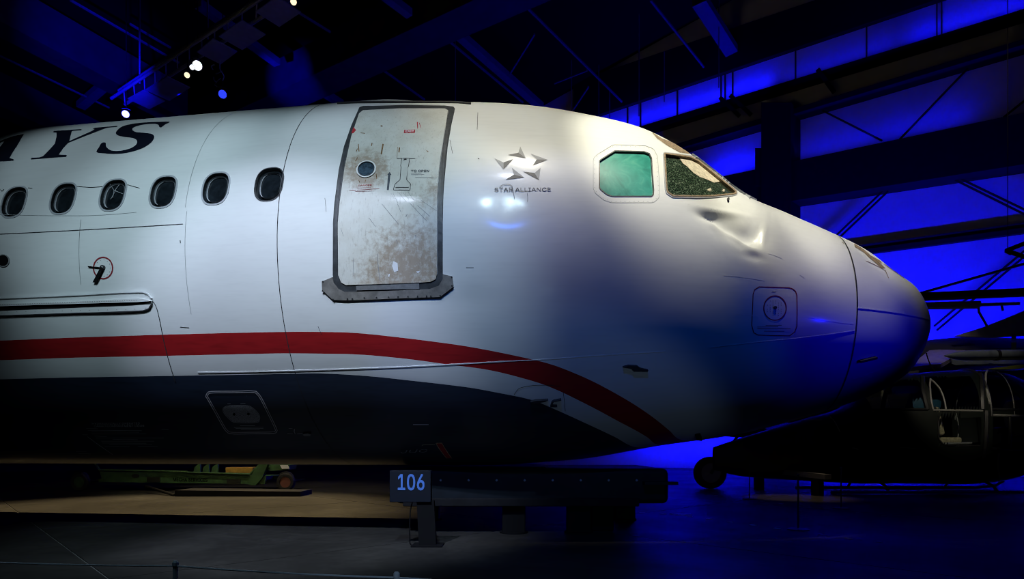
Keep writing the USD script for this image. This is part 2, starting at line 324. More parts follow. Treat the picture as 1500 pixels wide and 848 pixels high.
spot('rafter_blue_spot_b', (-9, 14, 9), on_z(150, 85, 18.8), 300000, BLUE, 10, .9)
spot('truss_blue_spot', on_z(190, 166, 12.2), on_z(214, 147, 13.2), 400, BLUE, 40, .9)
# ------------------------------------------------------------------ the airliner: a lofted hull, s metres aft of the nose tip, angle a round the section
TH, AX, AY, AZ = .1414, 4.4584, 6.6114, 1.8742 + EYE
DA, DR = np.array([-math.cos(TH), math.sin(TH), 0.]), np.array([-math.sin(TH), -math.cos(TH), 0.])   # aft, and out to starboard (towards the camera)
NOSE = np.array([AX, AY, AZ])
_st = [0, .06, .2, .45, .8, 1.2, 1.6, 2.05, 2.35, 2.7, 3.1, 3.6, 4.2, 4.7, 5.2, 5.8, 30]
_zt = [-.56, -.34, -.116, .045, .293, .487, .664, .877, 1.131, 1.407, 1.624, 1.773, 1.905, 1.966, 2.0, 2.07, 2.07]
_sb = [0, .06, .2, .45, .8, 1.3, 2.0, 2.8, 3.8, 5.0, 6.5, 30]
_zb = [-.56, -.79, -1.045, -1.237, -1.384, -1.546, -1.722, -1.84, -2.004, -2.07, -2.07, -2.07]
_sw = [0, .06, .2, .45, .8, 1.3, 2.0, 2.8, 3.8, 5.0, 6.2, 30]
_w = [0, .21, .40, .63, .86, 1.10, 1.36, 1.60, 1.79, 1.92, 1.975, 1.975]
ZT, ZB, HW = (PchipInterpolator(np.sqrt(a), b) for a, b in ((_st, _zt), (_sb, _zb), (_sw, _w)))
def hull(s, a):
    s = np.maximum(s, 1e-6); q = np.sqrt(s); zt, zb, w = ZT(q), ZB(q), HW(q)
    y, z = w * np.cos(a), (zt + zb) / 2 + (zt - zb) / 2 * np.sin(a)
    return NOSE + s[..., None] * DA + y[..., None] * DR + z[..., None] * np.array([0, 0, 1.])
def hull_n(s, a):
    e = 1e-3; n = np.cross(hull(s, a + e) - hull(s, a - e), hull(s + e, a) - hull(np.maximum(s - e, 1e-5), a))
    n /= np.linalg.norm(n, axis=-1, keepdims=True) + 1e-12
    out = hull(s, a) - (NOSE + s[..., None] * DA + ((ZT(np.sqrt(s)) + ZB(np.sqrt(s))) / 2)[..., None] * np.array([0, 0, 1.]))
    return n * np.sign((n * out).sum(-1, keepdims=True))
def hull_inv(P):
    r = P - NOSE; s = np.maximum(r @ DA, 1e-6); q = np.sqrt(s); zt, zb, w = ZT(q), ZB(q), HW(q)
    return s, np.arctan2((r[..., 2] - (zt + zb) / 2) / ((zt - zb) / 2 + 1e-9), (r @ DR) / (w + 1e-9))
_S, _A = np.meshgrid(np.concatenate([np.linspace(0.02, 1, 90) ** 2 * 1.5, np.arange(1.52, 14, .03)]), np.radians(np.arange(-88, 88.1, 1.)), indexing='ij')
_P = hull(_S, _A); _N = hull_n(_S, _A); _ok = ((_P - [0, 0, EYE]) * _N).sum(-1) < 0
_uv = proj(_P)[_ok]; _tree = cKDTree(_uv); _s0, _a0 = _S[_ok], _A[_ok]
def unproject(uv):
    """(s, a) of the hull points seen at the pixels"""
    uv = np.atleast_2d(np.asarray(uv, float)); i = _tree.query(uv)[1]; s, a = _s0[i].copy(), _a0[i].copy()
    for _ in range(6):
        r = uv - proj(hull(s, a)); e = 1e-4
        Js, Ja = (proj(hull(s + e, a)) - proj(hull(s - e, a))) / (2 * e), (proj(hull(s, a + e)) - proj(hull(s, a - e))) / (2 * e)
        det = Js[:, 0] * Ja[:, 1] - Js[:, 1] * Ja[:, 0]; det = np.where(abs(det) < 2e2, np.sign(det + 1e-9) * 2e2, det)
        ds = (r[:, 0] * Ja[:, 1] - r[:, 1] * Ja[:, 0]) / det; da = (Js[:, 0] * r[:, 1] - Js[:, 1] * r[:, 0]) / det
        s = np.clip(s + np.clip(ds, -.1, .1), 1e-4, 15); a = np.clip(a + np.clip(da, -.06, .06), -1.56, 1.56)
    return s, a
def on_hull(uv, off=0.):
    s, a = unproject(uv); return hull(s, a) + hull_n(s, a) * np.broadcast_to(np.asarray(off, float), s.shape)[:, None]
def px_view(region, scale, pts):                     # points read off an enlarged crop of the photograph
    return np.asarray(pts, float) / scale + np.asarray(region, float)
def conform(poly, top, bottom=None, edge=6., lift=None):
    """a sheet that follows the hull: polygon in pixels, its face top metres off the skin, its rim down to bottom"""
    out, pieces = [], []
    for g in getattr(poly.buffer(0), 'geoms', [poly.buffer(0)]):
        if g.is_empty or g.area < 1e-3: continue
        first = len(out); g = g.segmentize(min(edge, 4.))
        un = lambda r: np.stack(unproject(np.array(r.coords)[:-1]), 1) * [1., 1.9]
        h = Polygon(un(g.exterior), [un(r) for r in g.interiors])
        for q in getattr(h.buffer(0), 'geoms', [h.buffer(0)]):
            if q.is_empty or q.area < 1e-9: continue
            q = q.segmentize(.06); v, f = trimesh.creation.triangulate_polygon(q, engine='earcut')
            v, f = trimesh.remesh.subdivide_to_size(np.c_[v, np.zeros(len(v))], f, .07, max_iter=14)
            t = trimesh.Trimesh(v, f); v, f = np.array(t.vertices), np.array(t.faces); s, a = v[:, 0], v[:, 1] / 1.9
            n = hull_n(s, a); W = hull(s, a) + n * top
            c = np.cross(W[f[:, 1]] - W[f[:, 0]], W[f[:, 2]] - W[f[:, 0]]); flip = (c * n[f[:, 0]]).sum(1) < 0
            f[flip] = f[flip][:, ::-1]; out.append(trimesh.Trimesh(W, f, process=False))
        if bottom is not None:
            for ring in [g.exterior, *g.interiors]:
                p = np.array(ring.coords)[:-1]; a, b = on_hull(p, top), on_hull(p, bottom); k = len(p); i = np.arange(k); j = (i + 1) % k
                ff = np.vstack([np.c_[i, i + k, j], np.c_[j, i + k, j + k]])
                m = trimesh.Trimesh(np.vstack([a, b]), ff, process=False)
                cc = m.triangles_center; nn = m.face_normals; mid = np.array([*g.representative_point().coords[0]])
                if ((cc - on_hull(mid[None], top)) * nn).sum() * (1 if ring is g.exterior else -1) < 0: m.invert()
                out.append(m)
        pieces.append(trimesh.util.concatenate(out[first:]))
    m = trimesh.util.concatenate(out); m.metadata['pieces'] = pieces; return m
def line(pts, w, smooth=True):                       # a painted line in pixels
    p = smooth_line(pts, 6) if smooth and len(pts) > 2 else np.asarray(pts, float)
    return LineString(p).buffer(w / 2, cap_style='flat')
def ring_of(poly, w0, w1):                           # the band between two offsets of an outline
    return poly.buffer(w1, join_style='round').difference(poly.buffer(w0, join_style='round'))
def seam_ring(s, a0, a1, off=.0015, w=.006):         # a joint all round the barrel at one station
    a = np.linspace(a0, a1, 60); L = np.c_[np.full(60, s - w / 2), a]; R = np.c_[np.full(60, s + w / 2), a]
    v = np.vstack([hull(x[:, 0], x[:, 1]) + hull_n(x[:, 0], x[:, 1]) * off for x in (L, R)]); i = np.arange(59)
    m = trimesh.Trimesh(v, np.vstack([np.c_[i, i + 1, i + 60], np.c_[i + 1, i + 61, i + 60]]), process=False)
    if (m.face_normals @ DR).sum() < 0: m.invert()
    return m
def words(text, p, q, height, off=.002, bold=False, slant=0., squeeze=1.):
    """lettering on the skin: its baseline runs from pixel p to q, capitals are height pixels tall"""
    m = meshkit.text_mesh(text, 1., .001, bold); v = np.array(m.vertices); L = v[:, 0].max()
    p, q = np.array(p, float), np.array(q, float); x = (q - p) / L; y = np.array([slant, -height])
    uv = p + v[:, :1] * x + v[:, 1:2] * y
    W = on_hull(uv, off + v[:, 2]); m = trimesh.Trimesh(W, m.faces, process=False)
    return m

# stripe edges, read in pixels and turned into angles
E_ST = np.vstack([[(0, 498.9), (113, 494.3), (226, 490.6), (400, 486.4), (474, 486.2)], px_view((380, 450), 2.13, [(400, 90), (600, 115), (852, 163)]), px_view((760, 450), 2.13, [(100, 178), (200, 217), (300, 268), (400, 330), (470, 385), (497, 410)])])
E_SB = np.vstack([[(0, 527.5), (113, 523.8), (226, 521.5), (400, 517.7), (474, 518)], px_view((380, 450), 2.13, [(300, 147), (450, 160), (600, 180), (700, 193), (852, 230)]), px_view((760, 450), 2.13, [(100, 250), (200, 297), (300, 350), (400, 405), (432, 428)])])
E_NV = np.vstack([[(0, 555.5), (113, 552.8), (226, 551), (380, 548.4), (450, 547)], px_view((380, 450), 2.13, [(350, 216), (500, 232), (650, 250), (750, 268), (852, 290)]), px_view((760, 450), 2.13, [(100, 313), (200, 358), (300, 405), (375, 438)])])
def edge_fn(E):
    s, a = unproject(E); o = np.argsort(s); s, a = s[o], a[o]
    k = (a[3] - a[0]) / (s[3] - s[0]); sx = s[0] - np.array([.25, .5, .75, 1.0, 1.4]); ax = a[0] + k * (sx - s[0]) * np.array([1.05, 1.15, 1.3, 1.5, 1.8])
    S, A = np.r_[sx[::-1], s, 15., 30.], np.r_[ax[::-1], a, a[-1] + (a[-1] - a[-3]) / (s[-1] - s[-3]) * (15 - s[-1]), a[-1] + (a[-1] - a[-3]) / (s[-1] - s[-3]) * (15 - s[-1])]
    f = PchipInterpolator(S, A); return lambda x: np.clip(np.where(x < S[0], -1.58, f(np.maximum(x, S[0]))), -np.pi / 2, 1.5)
A_ST, A_SB, A_NV = edge_fn(E_ST), edge_fn(E_SB), edge_fn(E_NV)
S_RAD = float(np.median(unproject([(1249, 400), (1254.5, 452), (1255, 483), (1253, 524)])[0]))

# skin grid: rows follow the livery so that paint edges are mesh edges
cols = np.concatenate([np.linspace(.015, 1, 50) ** 2 * S_RAD, np.arange(S_RAD + .016, 1.9, .016), np.arange(1.9, 3.1, .008), np.arange(3.1, 3.9, .016), np.arange(3.9, 15.4, .05)])
def rows(s):
    lo = -np.pi / 2; n, b, t = float(A_NV(s)), float(A_SB(s)), float(A_ST(s)); b = max(b, n); t = max(t, b)
    up = np.linspace(t, np.pi / 2, 240)
    star = np.concatenate([np.linspace(lo, n, 17)[:-1], np.linspace(n, b, 6)[:-1], np.linspace(b, t, 7)[:-1], up])
    upp = np.linspace(t, np.pi / 2, 50)
    port = np.pi - np.concatenate([np.linspace(lo, n, 17)[1:-1], np.linspace(n, b, 6)[:-1], np.linspace(b, t, 7)[:-1], upp[:-1]])
    return np.concatenate([star, port[::-1]])
R = np.array([rows(s) for s in cols]); NR = R.shape[1]
SS = np.repeat(cols[:, None], NR, 1); V = hull(SS, R)
# dents from the river landing, under the front cockpit window
uv = proj(V); face = ((V - [0, 0, EYE]) * hull_n(SS, R)).sum(-1) < 0
def blob(cx, cy, rx, ry, ang=0., p=2.):
    c, s_ = math.cos(ang), math.sin(ang); x, y = uv[..., 0] - cx, uv[..., 1] - cy
    return np.exp(-np.abs((c * x + s_ * y) / rx) ** p - np.abs((-s_ * x + c * y) / ry) ** p)
D = -.050 * blob(1066, 331, 35, 13, .52) - .045 * blob(1102, 346, 19, 15, .4) - .030 * blob(1040, 316, 18, 6, .2)
D += .016 * blob(1048, 330, 16, 6, .75) + .020 * blob(1082, 349, 26, 5, .60) + .012 * blob(1060, 310, 36, 4, .20) + .012 * blob(1120, 343, 6, 16, .1)
D += .012 * blob(1104, 366, 14, 6, .3) - .012 * blob(1103, 376, 16, 6, .2)
D += .006 * (meshkit.fbm(V * 9., 3, 5) - .5) * blob(1080, 340, 60, 40)
D += -.006 * blob(742, 300, 26, 30) - .005 * blob(690, 440, 40, 20) + .006 * blob(1130, 300, 60, 14, .4)
V = V + hull_n(SS, R) * (D * 1.25 * face)[..., None]
nc = len(cols); verts = np.vstack([V.reshape(-1, 3), hull(np.array([0.]), np.array([0.])), NOSE + cols[-1] * DA])
i, j = np.meshgrid(np.arange(nc - 1), np.arange(NR), indexing='ij'); i, j = i.ravel(), j.ravel(); k = (j + 1) % NR
faces = np.vstack([np.c_[i * NR + j, i * NR + k, (i + 1) * NR + k], np.c_[i * NR + j, (i + 1) * NR + k, (i + 1) * NR + j]])
jj = np.arange(NR); kk = (jj + 1) % NR
faces = np.vstack([faces, np.c_[np.full(NR, nc * NR), kk, jj], np.c_[np.full(NR, nc * NR + 1), (nc - 1) * NR + jj, (nc - 1) * NR + kk]])
body = trimesh.Trimesh(verts, faces, process=False); body.merge_vertices(merge_tex=True, merge_norm=True)
body.update_faces(body.nondegenerate_faces()); body.remove_unreferenced_vertices()
if body.volume < 0: body.invert()

# openings cut into the skin
def superellipse(c, hs, hz, n=40, p=2.6):
    t = np.linspace(0, 2 * np.pi, n, endpoint=False); ct, st_ = np.cos(t), np.sin(t)
    return np.c_[c[0] + hs * np.sign(ct) * np.abs(ct) ** (2 / p), c[1] + hz * np.sign(st_) * np.abs(st_) ** (2 / p)]
def pocket(sa, d_in, d_out):
    """closed plug through the skin along its normals: outline as (s, a)"""
    s, a = sa[:, 0], sa[:, 1]; P, N = hull(s, a), hull_n(s, a); k = len(s)
    lo, hi = P - N * d_in, P + N * d_out; v = np.vstack([lo, hi, lo.mean(0), hi.mean(0)]); i = np.arange(k); j = (i + 1) % k
    m = trimesh.Trimesh(v, np.vstack([np.c_[i, j, k + i], np.c_[j, k + j, k + i], np.c_[np.full(k, 2 * k), j, i], np.c_[np.full(k, 2 * k + 1), k + i, k + j]]), process=False)
    if m.volume < 0: m.invert()
    return m
def to_manifold(m): return manifold3d.Manifold(manifold3d.Mesh(np.asarray(m.vertices, np.float32), np.asarray(m.faces, np.uint32)))
WIN = [(20.5, 295.2), (92.5, 290), (165.3, 284.8), (239, 280.2), (316, 275.2), (394.2, 269.2)]
win_c = []
for c in WIN:
    s, a = unproject([c]); win_c.append((float(s[0]), float(a[0])))
WS, WZ = .138, .0865                                 # half sizes: metres along, radians round
side_glass = Polygon(px_view((850, 130), 4.71, [(240, 430), (440, 437), (475, 450), (490, 480), (505, 700), (503, 730), (490, 742), (220, 742), (185, 730), (140, 695), (133, 680), (133, 500), (145, 488)]))
front_glass = Polygon(px_view((850, 130), 4.71, [(583, 455), (680, 466), (760, 478), (815, 505), (940, 606), (1065, 710), (1068, 722), (1050, 727), (920, 738), (800, 742), (640, 738), (605, 715), (597, 690), (590, 570)]))
plugs = [pocket(superellipse(c, WS, WZ), .034, .06) for c in win_c]
for g in (side_glass, front_glass):
    plugs.append(pocket(np.stack(unproject(np.array(g.segmentize(5).exterior.coords)[:-1]), 1), .022, .06))
bm = to_manifold(body); N_BODY_OK = not bm.is_empty()
if N_BODY_OK:
    for p in plugs: bm = bm - to_manifold(p)
    mm = bm.to_mesh(); body = trimesh.Trimesh(mm.vert_properties[:, :3], mm.tri_verts, process=False)
print('body manifold', N_BODY_OK, len(body.faces))
bv, bf, bn = meshkit.arrays(body, 35)
cs, ca = hull_inv(bv[bf].mean(1)); ca = np.where(np.abs(ca) > np.pi / 2, np.sign(ca) * np.pi - ca, ca)
cls = np.where(cs < S_RAD, 0, np.where(ca < A_NV(cs), 1, np.where((ca >= A_SB(cs)) & (ca < A_ST(cs)), 2, 3)))
AIR = thing('airliner', 'white airliner nose with red stripe, navy belly, scratched entry door and dented cockpit front', 'airplane', NOSE + 4 * DA - [0, 0, 2.07])
for c, name, m, lab in ((0, 'radome', 'radome_paint', 'pale grey rounded nose cone'), (1, 'belly', 'navy_paint', 'dark navy belly'), (2, 'stripe', 'red_paint', 'dark red stripe sweeping down to the nose'), (3, 'fuselage', 'white_paint', None)):
    f = bf[cls == c]; u, inv = np.unique(f, return_inverse=True)
    obj(name, (bv[u], inv.reshape(-1, 3), bn[u]), m, AIR, label=lab)

def part(name, geo, mat, parent=None, label=None, smooth=30):
    if name in ('worn_patch', 'hinge_line', 'skin_crack', 'paint_flake', 'cream_edge', 'belly_hatch') and len(pieces := geo.metadata.get('pieces', [])) > 1:
        return [obj(name, g, mat, parent or AIR, smooth, label) for g in pieces][0]
    o = obj(name, geo, mat, parent or AIR, smooth, label)
    if name in ('scratch', 'placard_text', 'stencil_text', 'stain'): tag(o, kind='stuff')
    return o
# cabin windows: ring, sunk pane, inner rim
def sa_sheet(outer, inner, top, bottom):
    """band between two (s, a) outlines, its face top off the skin and its inner wall down to bottom"""
    def P(sa, d): return hull(sa[:, 0], sa[:, 1]) + hull_n(sa[:, 0], sa[:, 1]) * d
    k = len(outer); v = np.vstack([P(outer, -.004), P(outer, top), P(inner, top), P(inner, bottom)]); i = np.arange(k); j = (i + 1) % k; f = []
    for r in range(3): f.append(np.c_[r * k + i, r * k + j, (r + 1) * k + i]); f.append(np.c_[r * k + j, (r + 1) * k + j, (r + 1) * k + i])
    m = trimesh.Trimesh(v, np.vstack(f), process=False)
    if (m.triangles[2 * k:4 * k].mean((0, 1)) * 0 + m.face_normals[2 * k:4 * k].mean(0)) @ hull_n(outer[:1, 0], outer[:1, 1])[0] < 0: m.invert()
    return m
def sa_disc(sa, off):
    s, a = sa[:, 0], sa[:, 1]; P = hull(s, a) + hull_n(s, a) * off; k = len(s); v = np.vstack([P, P.mean(0) + hull_n(s[:1] * 0 + s.mean(), a[:1] * 0 + a.mean())[0] * .004]); i = np.arange(k)
    m = trimesh.Trimesh(v, np.c_[i, (i + 1) % k, np.full(k, k)], process=False)
    if m.face_normals.mean(0) @ DR < 0: m.invert()
    return m
for q, c in enumerate(win_c):
    lab = {2: 'cabin window with cracked pane, its surround creased', 5: 'cabin window nearest the door, with no grey ring'}.get(q)
    o, r = superellipse(c, WS + .004, WZ + .002), superellipse(c, WS - (.012 if q < 5 else .005), WZ - (.006 if q < 5 else .0025))
    w = part('cabin_window', sa_disc(superellipse(c, WS + .01, WZ + .005), -.026), 'window_glass', label=lab, smooth=True)
    part('window_ring', sa_sheet(o, r, .004, -.003), 'ring_grey' if q < 5 else 'seal_dark', w)
    part('window_reveal', sa_sheet(superellipse(c, WS, WZ), superellipse(c, WS - .008, WZ - .004), -.006, -.03), 'seal_dark', w)
    c2 = (c[0] - .006, c[1] - .002)
    part('inner_rim', sa_sheet(superellipse(c2, WS - .036, WZ - .019), superellipse(c2, WS - .041, WZ - .0215), -.019, -.025), 'ring_grey', w)
def crack(name, pts, w, mat, parent, off): part(name, conform(line(pts, w, False), off, None, 3), mat, parent)
CRK = AIR.GetStage().GetPrimAtPath(str(AIR.GetPath()) + '/cabin_window_002')
for pts in ([(158, 266), (165, 277), (163, 288)], [(165, 277), (178, 282)], [(166, 277), (173, 268)], [(160, 290), (168, 276)]):
    crack('crack', pts, .8, 'label_grey', CRK, -.018)

# cockpit windows
cw = part('cockpit_side_window', conform(side_glass.buffer(1.), -.012), 'green_film', label='cockpit side window covered in sea-green film')
part('window_seal', conform(ring_of(side_glass, -.6, .9), .004, -.02, 4), 'seal_dark', cw)
sur = side_glass.buffer(9.5); pos = [sur.buffer(-2.2).exterior.interpolate(t, True) for t in np.linspace(0, 1, 46, endpoint=False)]
part('window_surround', conform(ring_of(sur, -.5, 0), .002), 'seam_faint', cw)
part('screw', [conform(p.buffer(.42, 3), .003, None, 3) for p in (Point(q.x, q.y) for q in pos)], 'rivet_grey', cw); tag(stage.GetPrimAtPath(str(cw.GetPath()) + '/screw'), kind='stuff')
# crazed front pane: green-black glass with a whitened, peeling corner
MATS['crazed_glass'] = usdkit.material(stage, '/World/Looks/crazed_glass', {
    'tc': ('texture_coordinate', {}), 'v': ('voronoi_texture', {'scale': 55., 'feature': 'distance_to_edge'}), 'n': ('noise_texture', {'scale': 48., 'detail': 6., 'roughness': .7, 'distortion': .8}),
    'rv': ('rgb_ramp', {'ramp': [(0., (.16, .20, .14)), (.03, (.02, .045, .026)), (.12, (.005, .014, .009))]}), 'rn': ('rgb_ramp', {'ramp': [(.54, (0, 0, 0)), (.64, (.9, .9, .9))]}),
    'm': ('mix', {'color2': (.20, .25, .18)}), 'p': ('principled_bsdf', {'roughness': .18, 'coat_weight': .8})},
    [('tc.object', 'v.vector'), ('tc.object', 'n.vector'), ('v.distance', 'rv.fac'), ('n.fac', 'rn.fac'), ('rn.color', 'm.fac'), ('rv.color', 'm.color1'), ('m.color', 'p.base_color')], surface='p.BSDF')
fw = part('cockpit_front_window', conform(front_glass.buffer(1.), -.016), 'crazed_glass', label='crazed dark front cockpit window with peeling cream corner')
peel = Polygon(px_view((850, 130), 4.71, [(690, 470), (760, 480), (812, 505), (900, 575), (970, 632), (930, 640), (880, 618), (830, 600), (790, 575), (745, 530), (712, 505)]))
part('peeled_film', conform(peel, -.012), 'bare_cream', fw)
part('window_frame', conform(ring_of(front_glass, -.4, 1.6), .010, -.022, 4), 'bare_brown', fw)
part('frame_edge', conform(ring_of(front_glass, 1.6, 3.2), .006, -.004, 4), 'ring_grey', fw)
for cx, cy, r in ((1040.5, 276.5, 3.2), (1061, 277.5, 2.4)):
    pts = [];
    for k in range(22):
        a = 2 * np.pi * k / 22; rr = r * (1 if k % 2 else .35 + .3 * RNG.random()) * (.7 + .6 * RNG.random()); pts.append((cx + 1.2 * rr * math.cos(a), cy + rr * math.sin(a)))
    part('star_crack', conform(Polygon(pts), -.010, None, 3), 'bare_cream', fw)
wf = px_view((850, 130), 4.71, [(790, 478), (830, 492), (915, 555), (1000, 612), (1100, 702), (1166, 757)])
part('windshield_post', conform(line(wf, 1.6), .02, -.004, 4), 'ring_grey')
for pts in ([(500, 305), (560, 345), (640, 375), (700, 420), (690, 440), (600, 390), (530, 340)], [(640, 370), (720, 410), (770, 450), (700, 440), (650, 400)]):
    part('worn_patch', conform(Polygon(px_view((850, 130), 4.71, pts)).buffer(.6), .002, None, 4), 'bare_brown', label='worn patch above the windshield')
part('sensor', conform(Polygon([(1064.5, 291.5), (1066.3, 291.5), (1066.8, 294.5), (1065, 295)]), .02, 0, 2), 'seam_dark')

# entry door
OUT = np.array([(526.6, 158), (523.8, 164.5), (515.3, 183.4), (504, 215.5), (496.4, 249.4), (489.8, 300), (488, 327.7), (487.7, 403), (490, 414.5), (496.8, 423), (505.3, 427.4), (573, 425.7), (629.8, 423), (643, 418.3), (648.7, 408.9), (648.7, 327.7), (649.4, 290), (650.4, 272), (655.8, 215.5), (661.5, 182), (666.4, 159.8), (664.3, 157), (651, 155.5), (592.6, 154.6), (545.5, 156), (532, 156)])
INN = np.array([(532.3, 163.8), (526.6, 168.3), (515.3, 202), (505.8, 245.7), (498.3, 300), (495.8, 327.7), (496.4, 403), (500.6, 413.6), (507.2, 417.4), (554.3, 416), (616.6, 413.8), (631.7, 412.6), (638.3, 409), (640.2, 401), (640.2, 290), (642.6, 253), (649.2, 206), (655.6, 168), (656.4, 163.8), (652, 161.2), (583, 161.2)])
outer, inner = Polygon(OUT), Polygon(INN).buffer(.2)
s_, a_ = unproject([(537, 250), (600, 400), (640, 285)])
PORT, CORN, SCUF = hull(s_, a_)
MATS['door_paint'] = usdkit.material(stage, '/World/Looks/door_paint', {
    'g': ('geometry', {}), 'd1': ('vector_math', {'math_type': 'distance', 'vector2': tuple(PORT)}), 'd2': ('vector_math', {'math_type': 'distance', 'vector2': tuple(CORN)}), 'd3': ('vector_math', {'math_type': 'distance', 'vector2': tuple(SCUF)}),
    'r1': ('rgb_ramp', {'ramp': [(.05, (.46,) * 3), (.15, (.38,) * 3), (.32, (.0,) * 3)]}), 'r2': ('rgb_ramp', {'ramp': [(0., (.46,) * 3), (.3, (.34,) * 3), (.7, (.0,) * 3)]}), 'r3': ('rgb_ramp', {'ramp': [(.05, (.34,) * 3), (.3, (.0,) * 3)]}),
    'n': ('noise_texture', {'scale': 17., 'detail': 10., 'roughness': .72, 'distortion': .15}), 'n2': ('noise_texture', {'scale': 2.6, 'detail': 7., 'roughness': .7}),
    'mp': ('mapping', {'scale': (30., 30., 3.5)}), 'n3': ('noise_texture', {'scale': 2.2, 'detail': 5., 'roughness': .7}),
    'a1': ('math', {'math_type': 'maximum'}), 'a2': ('math', {'math_type': 'maximum'}), 'a3': ('math', {'math_type': 'add', 'value2': .08}), 'm1': ('math', {'math_type': 'add'}), 'rm': ('rgb_ramp', {'ramp': [(.76, (0,) * 3), (1.04, (.75,) * 3)]}),
    'rs': ('rgb_ramp', {'ramp': [(.56, (0,) * 3), (.72, (.42,) * 3)]}), 'mx': ('mix', {'color2': (.23, .13, .05)}), 'mx2': ('mix', {'color2': (.16, .13, .10)}), 'mx3': ('mix', {'color1': (.67, .68, .64), 'color2': (.52, .50, .43)}), 'rn2': ('rgb_ramp', {'ramp': [(.4, (0,) * 3), (.7, (.8,) * 3)]}),
    'p': ('principled_bsdf', {'roughness': .36, 'coat_weight': .3, 'coat_roughness': .12}), 'b': ('bump', {'strength': .12, 'distance': .006})},
    [('g.position', 'd1.vector1'), ('g.position', 'd2.vector1'), ('g.position', 'd3.vector1'), ('g.position', 'n.vector'), ('g.position', 'n2.vector'), ('g.position', 'mp.vector'), ('mp.vector', 'n3.vector'),
     ('d1.value', 'r1.fac'), ('d2.value', 'r2.fac'), ('d3.value', 'r3.fac'), ('r1.color', 'a1.value1'), ('r2.color', 'a1.value2'), ('a1.value', 'a2.value1'), ('r3.color', 'a2.value2'), ('a2.value', 'a3.value1'), ('a3.value', 'm1.value1'), ('n.fac', 'm1.value2'), ('m1.value', 'rm.fac'),
     ('n3.fac', 'rs.fac'), ('n2.fac', 'rn2.fac'), ('rn2.color', 'mx3.fac'), ('mx3.color', 'mx.color1'), ('rm.color', 'mx.fac'), ('mx.color', 'mx2.color1'), ('rs.color', 'mx2.fac'), ('mx2.color', 'p.base_color'), ('n2.fac', 'b.height'), ('b.normal', 'p.normal')], surface='p.BSDF')
door = part('entry_door', conform(inner, .014, -.004), 'door_paint', label='entry door panel, scratched and stained brown')
part('door_seal', conform(outer.difference(inner.buffer(.4)), .006, -.004), 'seal_dark', label='dark grey scuffed door surround')
part('gutter', conform(line([(494, 151.8), (530, 150.6), (600, 150.2), (668, 150.6), (690, 152.4)], 1.5), .012, 0, 4), 'seam_dark', label='rain gutter above the door')
pw = part('viewport', conform(Point(0, 0).buffer(1, 24).__class__(np.c_[537.3 + 12.2 * np.cos(np.linspace(0, 6.28, 40)), 249.5 + 10.6 * np.sin(np.linspace(0, 6.28, 40))]), .016, None, 3), 'viewport_glass', door)
E1 = lambda rx, ry, cx=537.3, cy=249.7: Polygon([(cx + rx * math.cos(t) , cy + ry * math.sin(t) - .10 * rx * math.cos(t)) for t in np.linspace(0, 2 * np.pi, 48, endpoint=False)])
part('viewport_ring', conform(E1(14.4, 12.2).difference(E1(12.2, 10.4)), .022, .01, 3), 'white_paint', door)
part('viewport_rim', conform(E1(12.3, 10.5).difference(E1(11.6, 9.9)), .024, .016, 3), 'seam_dark', door)
# door handle recess, arrow and placards
V5 = lambda pts: px_view((500, 180), 7.07, pts)
part('handle_outline', conform(shapely.union_all([line(V5(p), .9, False) for p in (
    [(630, 380), (618, 455), (622, 470), (612, 600), (560, 645), (546, 690), (545, 705)], [(712, 380), (700, 460), (690, 480), (680, 600), (722, 645), (715, 700)], [(580, 382), (770, 383)], [(565, 682), (703, 680)], [(545, 705), (715, 706)], [(640, 380), (706, 380)])]), .0155, None, 3), 'seam_dark', door)
part('handle_flap', conform(Polygon(V5([(634, 384), (706, 384), (694, 470), (676, 600), (712, 648), (700, 676), (568, 676), (566, 650), (616, 600), (628, 470)])), .016, .012, 4), 'door_plain', door)
part('handle_pull', conform(line(V5([(652, 402), (660, 394), (680, 392)]), .8), .022, .016, 3), 'seam_dark', door)
part('arrow', conform(Polygon(V5([(476, 705), (488, 550), (480, 550), (505, 520), (524, 551), (512, 551), (496, 706)])), .0155), 'label_blue', door, 'dark blue upward arrow')
ex = part('exit_placard', conform(Polygon(V5([(655, 88), (768, 84), (765, 119), (650, 122)])), .0155, None, 3), 'label_red', door, 'red EXIT placard')
part('lettering', words('EXIT', V5([(664, 114)])[0], V5([(756, 111)])[0], 3.0, .0165, True, .25), 'label_white', ex)
part('lettering', words('TO OPEN', V5([(722, 522)])[0], V5([(912, 521)])[0], 3.0, .016, True, .3), 'label_blue', door)
part('lettering', words('DANGER', V5([(178, 668)])[0], V5([(318, 664)])[0], 2.2, .016, False, .3), 'label_red', door)
bars = [line(V5(p), .55, False) for p in ([(165, 684), (310, 681)], [(88, 708), (160, 706)], [(168, 706), (398, 692)], [(150, 720), (325, 716)])]
part('placard_text', conform(shapely.union_all(bars), .0155, None, 4), 'dull_red', door)
bars = [line(V5(p), .55, False) for p in ([(726, 534), (830, 532)], [(726, 548), (862, 546)], [(770, 576), (960, 582)], [(590, 660), (680, 658)])]
part('placard_text', conform(shapely.union_all(bars), .0155, None, 4), 'label_grey', door)
